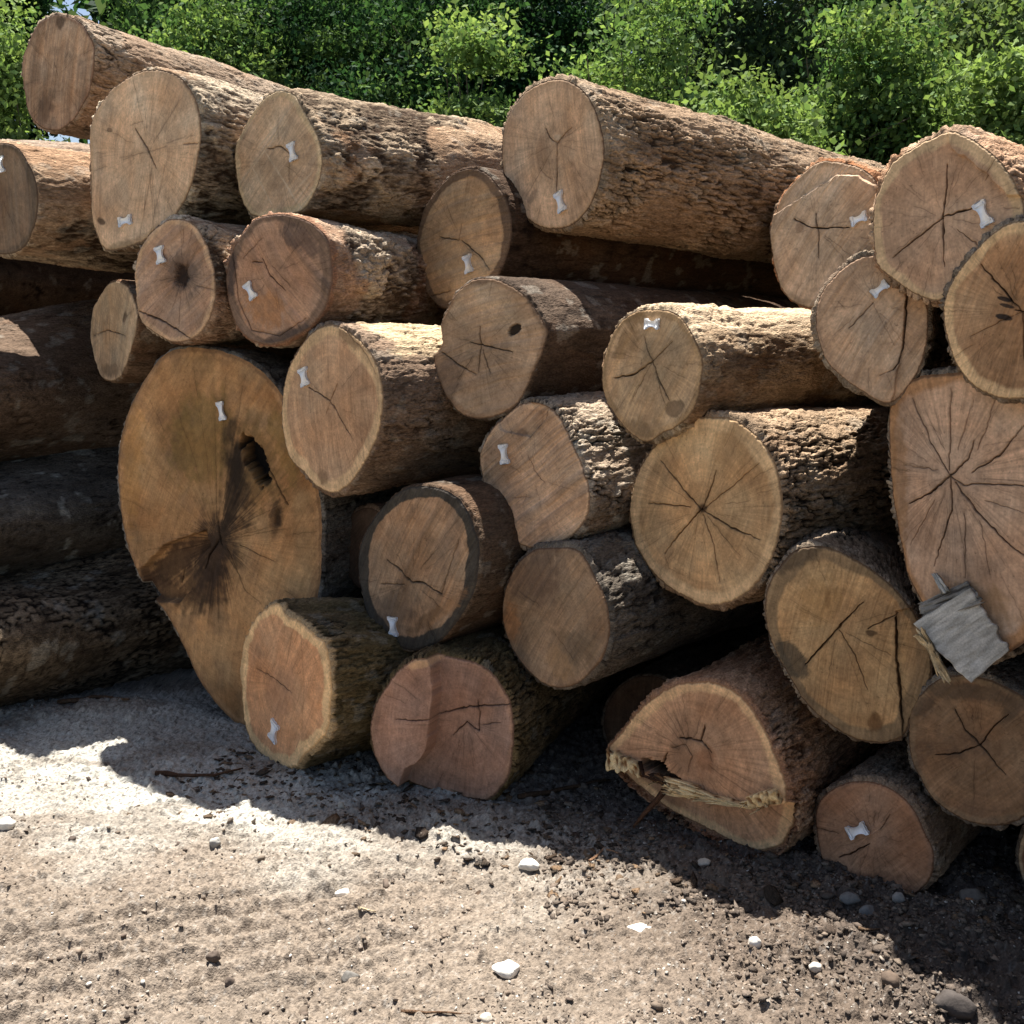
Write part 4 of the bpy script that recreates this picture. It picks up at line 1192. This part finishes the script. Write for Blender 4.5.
scatter('dirt_crumbs', 8000, clump_area, lambda n: np.clip(rng.lognormal(-5.55, .55, n), .002, .013), .6,
        [(92, 80, 70), (104, 92, 80), (78, 68, 60), (120, 106, 92)], M_STONE, 'dark crumbs of earth clustered on the dirt')


def soil_area(n):
    x = rng.uniform(.1, 1.7, n)
    d = rng.uniform(-.75, .35, n)
    y = (C0 + d - FN[0] * x) / FN[1]
    k = (fbm(x * 5, y * 6, 741, 4) + .28 * sst(.2, 1.2, x) + .12 * sst(-.4, 0, d) > rng.uniform(.55, .8, n)) & (np.hypot(x, y) > 1.8)
    return x[k], y[k]


scatter('soil_clods', 11000, soil_area, lambda n: np.clip(rng.lognormal(-5.35, .5, n), .0025, .016), .6,
        [(104, 93, 83), (92, 82, 73), (112, 100, 89), (84, 75, 67), (108, 96, 84)], M_GROUND_BIT, 'dark broken clods of soil turned up beside the right hand logs')
scatter('bark_debris', 2800, base_area, lambda n: np.clip(rng.lognormal(-4.9, .55, n), .003, .024), .3,
        [(84, 70, 58), (104, 88, 72), (74, 64, 56), (126, 104, 82), (66, 58, 50)], M_BARK, 'flakes of bark and chips fallen at the foot of the heap')


def rock(px, py, w, h, col, label, name='stone', cat='stone', seed=0):
    g = ground_pt(px, py + h * 0.4)
    dist = np.linalg.norm(g - np.array([0, 0, CAM_Z]))
    rx = w / 2 * dist / F
    rz = h / 2 * dist / F * 1.15
    n1, n2 = 20, 12
    th, ph = np.meshgrid(np.linspace(0, 2 * math.pi, n1, endpoint=False), np.linspace(0.001, math.pi - .001, n2))
    x, y, z = np.cos(th) * np.sin(ph), np.sin(th) * np.sin(ph), np.cos(ph)
    e, i = cells(th * 1.2 + seed * 3.1, ph * 1.5 + seed, 900 + seed)
    k = 0.85 + 0.12 * (i - .5) + .35 * (fbm(x * 2 + seed, y * 2 + z * 3, 910 + seed, 2) - .5)
    k[0] = k[0].mean()
    k[-1] = k[-1].mean()
    rs = np.random.default_rng(930 + seed)
    for _ in range(9):        # broken flat faces
        nn = rs.normal(size=3)
        nn /= np.linalg.norm(nn)
        dd = (x * nn[0] + y * nn[1] + z * nn[2]) * k
        lim = rs.uniform(.55, .8)
        k = np.where(dd > lim, k * lim / np.maximum(dd, 1e-6), k)
    V = np.stack([x * rx * k, y * rx * .75 * k, z * rz * k], -1)
    # soften wrap seam of the cell noise
    a = rng.uniform(-.4, .4)
    V2 = V.copy()
    V2[..., 0] = V[..., 0] * math.cos(a) - V[..., 1] * math.sin(a)
    V2[..., 1] = V[..., 0] * math.sin(a) + V[..., 1] * math.cos(a)
    V = V2.reshape(-1, 3)
    c = lin(col)[None] * (0.75 + .5 * fbm(V[:, 0] * 60 + seed, V[:, 2] * 60, 920 + seed, 3))[:, None]
    o = build(name, V, grid_faces(n1, n2, True), M_STONE, None, c, smooth=False)
    z0 = float(gh(np.array([g[0]]), np.array([g[1]]))[0])
    o.location = (g[0], g[1], z0 + rz * .3)
    tag(o, label, cat, 'stones lying on the yard')
    return o


WH, PG, GR, DK = (214, 208, 196), (180, 170, 154), (110, 106, 100), (64, 56, 50)
ROCKS = [
    (507, 958, 32, 16, WH, 'largest white stone on the open dirt near the bottom middle'),
    (638, 920, 28, 9, WH, 'flat white stone on the dirt below the torn log'),
    (755, 940, 14, 15, WH, 'small upright white stone on the dirt near the lower right'),
    (529, 861, 24, 12, WH, 'white stone lying right at the shadow edge below the middle logs'),
    (5, 822, 22, 13, WH, 'white stone at the left edge of the pale gravel'),
    (350, 964, 20, 15, GR, 'grey stone on the dirt left of the largest white stone'),
    (486, 1010, 16, 11, PG, 'pale stone close to the bottom edge below the largest white stone'),
    (216, 845, 15, 11, (150, 146, 138), 'grey stone on the pale gravel below the shaded twig'),
    (341, 802, 9, 10, PG, 'single pale pebble in the shade below the orange log'),
    (342, 883, 18, 9, WH, 'cream stone bedded in the gravel at the middle left'),
    (704, 862, 16, 10, PG, 'pale chip of stone in the shade under the torn log'),
    (955, 1003, 38, 24, (70, 64, 60), 'big dark stone in the deep shade at the lower right corner'),
    (970, 905, 30, 20, (92, 86, 80), 'dark grey stone in the shade below the dark round log end'),
    (868, 905, 20, 13, (120, 118, 114), 'grey stone at the foot of the smallest bottom row log, left of its neighbour'),
    (897, 905, 14, 12, (136, 132, 126), 'light grey stone at the foot of the smallest bottom row log, rightmost'),
    (849, 899, 22, 12, (108, 106, 102), 'grey stone under the left side of the smallest bottom row log'),
    (213, 958, 17, 11, (86, 75, 66), 'dark clod of earth on the tyre marked ground at the lower left'),
    (230, 980, 13, 9, (86, 75, 66), 'smaller dark clod just below another on the tyre marked ground'),
    (890, 985, 22, 14, (96, 82, 70), 'brown clod beside the corner of the lower right shadow'),
    (816, 962, 16, 10, (196, 188, 176), 'pale stone half sunk in the dirt near the lower right shadow'),
]
for k, r in enumerate(ROCKS):
    rock(*r, seed=k)


def gstick(pxs, rad, col, label, **k):
    P = []
    for i, (a, b) in enumerate(pxs):
        g = ground_pt(a, b)
        g[2] = float(gh(g[:1], g[1:2])[0]) + rad * .8
        P.append(g)
    # subdivide with a little wander
    Q = []
    for i in range(len(P) - 1):
        for t in (0, .34, .67):
            Q.append(P[i] * (1 - t) + P[i + 1] * t + rng.normal(0, rad * .35, 3) * [1, 1, .4])
    Q.append(P[-1])
    return stick(Q, rad, col, label, **k)


gstick([(156, 776), (185, 779), (215, 778), (243, 772)], .012, (84, 62, 48), 'dark stick lying across the shadow edge below the golden slab')
gstick([(400, 1008), (440, 1008), (470, 1012)], .005, (92, 72, 56), 'thin twig on the dirt left of the bottom pale stone')
gstick([(357, 912), (376, 911)], .005, (190, 172, 140), 'short pale splinter on the gravel in the middle')
gstick([(858, 934), (880, 930)], .006, (110, 90, 72), 'short brown twig near the shadow below the smallest bottom row log')
gstick([(60, 712), (95, 709), (130, 716)], .016, (90, 70, 54), 'bark strip lying in the shade beside the sawdust mound')
gstick([(965, 919), (985, 914)], .006, (150, 110, 80), 'orange twig in the deep shade at the lower right')
gstick([(520, 800), (560, 790), (610, 782)], .013, (80, 62, 48), 'broken stick in the shade between the red brown and torn logs')
gstick([(590, 862), (602, 853), (618, 858)], .006, (150, 116, 90), 'curled reddish bark strip at the shadow edge')

# ------------------------------------------------------------------ trees beyond the heap
def tube(path, r0, r1, m=8):
    P = np.array(path, float)
    n = len(P)
    d = np.gradient(P, axis=0)
    d /= np.linalg.norm(d, axis=1)[:, None] + 1e-9
    ref = np.where(np.abs(d[:, 2:3]) > .9, np.array([[1.0, 0, 0]]), np.array([[0, 0, 1.0]]))
    a = np.cross(d, ref)
    a /= np.linalg.norm(a, axis=1)[:, None] + 1e-9
    b = np.cross(a, d)
    t = np.linspace(0, 2 * math.pi, m, endpoint=False)
    r = np.linspace(r0, r1, n)[:, None, None]
    V = P[:, None] + r * (a[:, None] * np.cos(t)[None, :, None] + b[:, None] * np.sin(t)[None, :, None])
    return V.reshape(-1, 3), grid_faces(m, n, True)


def leaves(cent, per, sig, size, cols, up=0.8):
    """cent: cluster centres, leaves of a few faces each scattered about them"""
    n = len(cent)
    k = np.repeat(np.arange(n), per)
    N = len(k)
    # clusters are flattened sprays
    off = rng.normal(size=(N, 3)) * sig * np.array([1, 1, .42])
    P = cent[k] + off
    sz = size * rng.uniform(.5, 1.8, N)
    nrm = rng.normal(size=(N, 3)) * np.array([1, 1, .8]) + np.array([0, 0, up])
    nrm /= np.linalg.norm(nrm, axis=1)[:, None]
    a = np.cross(nrm, rng.normal(size=(N, 3)))
    a /= np.linalg.norm(a, axis=1)[:, None] + 1e-9
    b = np.cross(nrm, a)
    s = sz[:, None]
    V = np.stack([P - a * s * .5, P + b * s * .3 - nrm * s * .06 + a * s * .05, P + a * s * .5 - nrm * s * .1, P - b * s * .3 - nrm * s * .06 + a * s * .05], 1)
    f = (np.arange(N) * 4)[:, None] + np.array([0, 1, 2, 3])[None]
    cb = np.array([lin(c) for c in cols])
    pick = rng.integers(0, len(cols), n)
    cl = cb[pick][k] * (rng.uniform(.6, 1.35, (n, 1))[k]) * rng.uniform(.8, 1.2, (N, 1))
    return V.reshape(-1, 3), f, np.repeat(cl, 4, 0)


M_TRUNK = mat_attr('trunk_bark', rough=0.95, spec=0.1, fine=12, fine_amt=0.35, bump=0.6, bump_scale=18, bump_dist=0.03, stretch=(1, 1, .25))


def px_at(px, py, D):
    d = ray(px, py)
    t = D / d[1]
    return d[0] * t, CAM_Z + d[2] * t


def tree(name, label, cat, px, ytop, wpx, D, base, ncl, per, lsize, cols, seed, sig=.28, shape=1.0, stems=1, group='trees and bushes beyond the heap', tr=.16, gap=.42):
    x, ztop = px_at(px, ytop, D)
    rx = wpx / F * D
    root = empty(name, Matrix.Translation((x, D, 0)))
    tag(root, label, cat, group)
    zc = (ztop + base) / 2
    rz = (ztop - base) / 2
    lob = rng.normal(size=(9, 3))
    lob /= np.linalg.norm(lob, axis=1)[:, None]
    la = rng.uniform(-.55, .75, 9)

    def radius(u):
        r = np.ones(len(u))
        for k in range(9):
            r += la[k] * np.clip(u @ lob[k], 0, 1) ** 7
        return r
    # cluster centres: through the volume, denser toward the outside, thinned by noise for gaps
    u = rng.normal(size=(ncl * 3, 3))
    u /= np.linalg.norm(u, axis=1)[:, None]
    rr = rng.uniform(0.12, 1, len(u)) ** .5
    c = u * (rr * radius(u))[:, None] * np.array([rx, rx * .9, rz])
    if shape < 1:      # narrower to the top
        c[:, :2] *= (1 - (1 - shape) * (c[:, 2:3] / rz * .5 + .5))
    g = fbm(c[:, 0] * 1.1 + seed, (c[:, 1] * .5 + c[:, 2]) * 1.1, seed, 3)
    c = c[g > gap][:ncl]
    c[:, 2] += zc
    c = c[(c[:, 2] > .15) & ((c[:, 2] > 2.6) | (rng.uniform(size=len(c)) < .4))]
    V, f, cl = leaves(c, per, sig, lsize, cols)
    # stems and limbs
    TV, TF, n0 = [], [], 0
    for s in range(stems):
        ox, oy = rng.normal(0, .12 * (stems > 1), 2)
        top = np.array([rng.normal(0, rx * .15) + ox * 4, rng.normal(0, rx * .15) + oy * 4, zc + rz * .72])
        p0 = np.array([ox, oy, -.15])
        path = [p0 + (top - p0) * t + np.r_[rng.normal(0, .07 * D / 20, 2), 0] * (0 < t < 1) for t in np.linspace(0, 1, 9)]
        v, ff = tube(path, tr, tr * .18, 9)
        TV.append(v); TF.append(ff + n0); n0 += len(v)
        nl = 16 // stems + 4
        for k in range(nl):
            t = rng.uniform(.22, .95)
            st = p0 + (top - p0) * t
            tgt = c[rng.integers(0, len(c))]
            if tgt[2] < st[2] - .3:
                tgt = tgt * [1, 1, 0] + [0, 0, st[2] + rng.uniform(0, .6)]
            mid = (st + tgt) / 2 + np.array([0, 0, -.08]) + rng.normal(0, .1, 3)
            q = [st, st * .5 + mid * .5 + rng.normal(0, .03, 3), mid, mid * .5 + tgt * .5 + rng.normal(0, .04, 3), tgt]
            v, ff = tube(q, tr * (1 - t * .75) * .45, .008, 6)
            TV.append(v); TF.append(ff + n0); n0 += len(v)
    TV = np.vstack(TV)
    bc = lin((92, 82, 72))[None] * (0.7 + .6 * fbm(TV[:, 0] * 9, TV[:, 2] * 3, seed, 3))[:, None]
    build('trunk', TV, np.vstack(TF), M_TRUNK, root, bc)
    build('crown', V, f, M_LEAF, root, cl, smooth=False)
    return root


LIME = [(122, 142, 86), (108, 131, 80), (130, 148, 92)]
MID = [(88, 112, 68), (76, 103, 64), (96, 118, 70)]
DARK = [(46, 72, 46), (38, 62, 42), (54, 80, 48)]
OLIVE = [(98, 112, 72), (84, 100, 64), (112, 124, 86)]
GREYG = [(66, 80, 58), (56, 72, 54), (76, 90, 64)]
BACK = [
    ('slim dark tree at the far left with sky showing through its crown', -8, -40, 50, 24, 3.4, DARK, .52),
    ('tall mid green tree rising behind the highest log', 195, -60, 70, 25, 1.4, MID, .40),
    ('tall dark green tree behind the orange peeling log', 285, -90, 105, 26, 1.2, DARK, .40),
    ('tall deep green tree left of the biggest top row log', 420, -100, 95, 27, 1.2, DARK, .40),
    ('dark blue green tree with a sky gap, above the biggest top row log', 545, -60, 80, 27, 1.2, DARK, .44),
    ('grey green fine leaved tree between the two bright bushes', 735, -110, 85, 25, 1.0, GREYG, .38),
    ('tall dark tree behind the brightest right hand bush', 880, -90, 95, 27, 1.2, DARK, .40),
    ('tall olive green tree at the upper right corner', 1010, -80, 90, 25, 1.2, GREYG, .40),
]
for k, (lb, px, yt, wp, D, base, cols, gap) in enumerate(BACK):
    tree('tree', lb, 'tree', px, yt, wp, D, base, 520, 95, .125, cols, 1000 + k * 13, sig=.42, tr=.2, gap=gap)
FRONT = [
    ('yellow green bush with small leaves behind the two highest logs', 205, -6, 66, 17, MID + LIME[:1], .42),
    ('dark leafy bush directly behind the orange peeling log', 300, -12, 84, 18, DARK + MID[:1], .42),
    ('dark green bush behind the gap left of the biggest top row log', 405, -6, 80, 17, DARK + MID[:1], .42),
    ('small bright green sapling just left of the biggest top row log', 484, 24, 40, 15, LIME + MID[:1], .40),
    ('broad lime green bush rising behind the biggest top row log', 640, 18, 104, 15.5, LIME + MID, .42),
    ('low bright green shrub where the biggest log dips, left of the tall bright bush', 758, 108, 46, 13, LIME, .36),
    ('tall bright green bush behind the round tagged log, fullest of the right side', 868, -4, 98, 14.5, LIME + MID, .42),
    ('pale olive bush at the right, behind the star cracked log', 972, 0, 84, 15.5, OLIVE, .42),
    ('small bright shrub at the right edge above the rough bark', 1015, 96, 42, 13, LIME, .38),
    ('small yellow green sapling low at the left edge under the slim dark tree', -4, 108, 30, 15, LIME, .38),
]
for k, (lb, px, yt, wp, D, cols, gap) in enumerate(FRONT):
    tree('bush', lb, 'bush', px, yt - 6, wp, D * 1.12, .5, 400, 130, .084, cols, 2000 + k * 17, sig=.31, shape=.9, stems=3, tr=.05, gap=gap)
# the wood behind them, one mass
n = 3200
cx = rng.uniform(-30, 30, n)
cz = rng.uniform(.2, 12.5, n)
cy = rng.uniform(30, 34, n)
keep = cz < np.where(cx < -12.2, 4.0, 9.5) + 4.4 * fbm(cx * .35, cx * 0, 3001, 3)
V, f, cl = leaves(np.stack([cx, cy, cz], 1)[keep], 40, .5, .34, DARK + GREYG)
wd = build('woods', V, f, M_LEAF, None, cl, smooth=False)
tag(wd, 'dark wood closing the view behind the trees', None, None, 'stuff')

# ------------------------------------------------------------------ light, sky, camera
SUN_EL, SUN_AZ = 71.0, -14.0      # azimuth from +Y (away from the camera), positive to the right
el, az = R(SUN_EL), R(SUN_AZ)
sd = Vector((math.sin(az) * math.cos(el), math.cos(az) * math.cos(el), math.sin(el)))
sl = bpy.data.lights.new('sun', 'SUN')
sl.energy = 5.0
sl.angle = R(0.5)
sl.color = (1.0, 0.965, 0.91)
so = bpy.data.objects.new('sun', sl)
COL.objects.link(so)
so.rotation_euler = sd.to_track_quat('Z', 'Y').to_euler()
so.location = sd * 50

w = bpy.data.worlds.new('World')
S.world = w
w.use_nodes = True
nt = w.node_tree
bg = nt.nodes['Background']
sky = nt.nodes.new('ShaderNodeTexSky')
sky.sky_type = 'NISHITA'
sky.sun_disc = False
sky.sun_elevation = el
sky.sun_rotation = az
sky.air_density = 1.0
sky.dust_density = 2.0
nt.links.new(sky.outputs[0], bg.inputs[0])
bg.inputs[1].default_value = 0.052

cam = bpy.data.cameras.new('camera')
cam.sensor_width = 36
cam.lens = 36 * F / 1024
cam.clip_end = 2000
cam.clip_start = 0.05
co = bpy.data.objects.new('camera', cam)
COL.objects.link(co)
co.location = (0, 0, CAM_Z)
co.rotation_euler = (math.pi / 2 - PITCH, 0, 0)
S.camera = co
S.view_settings.view_transform = 'Standard'
S.view_settings.look = 'None'
S.view_settings.exposure = 1.5
S.view_settings.gamma = 1.0
S.cycles.use_denoising = True
S.cycles.max_bounces = 6
S.cycles.transparent_max_bounces = 4
S.cycles.use_adaptive_sampling = True
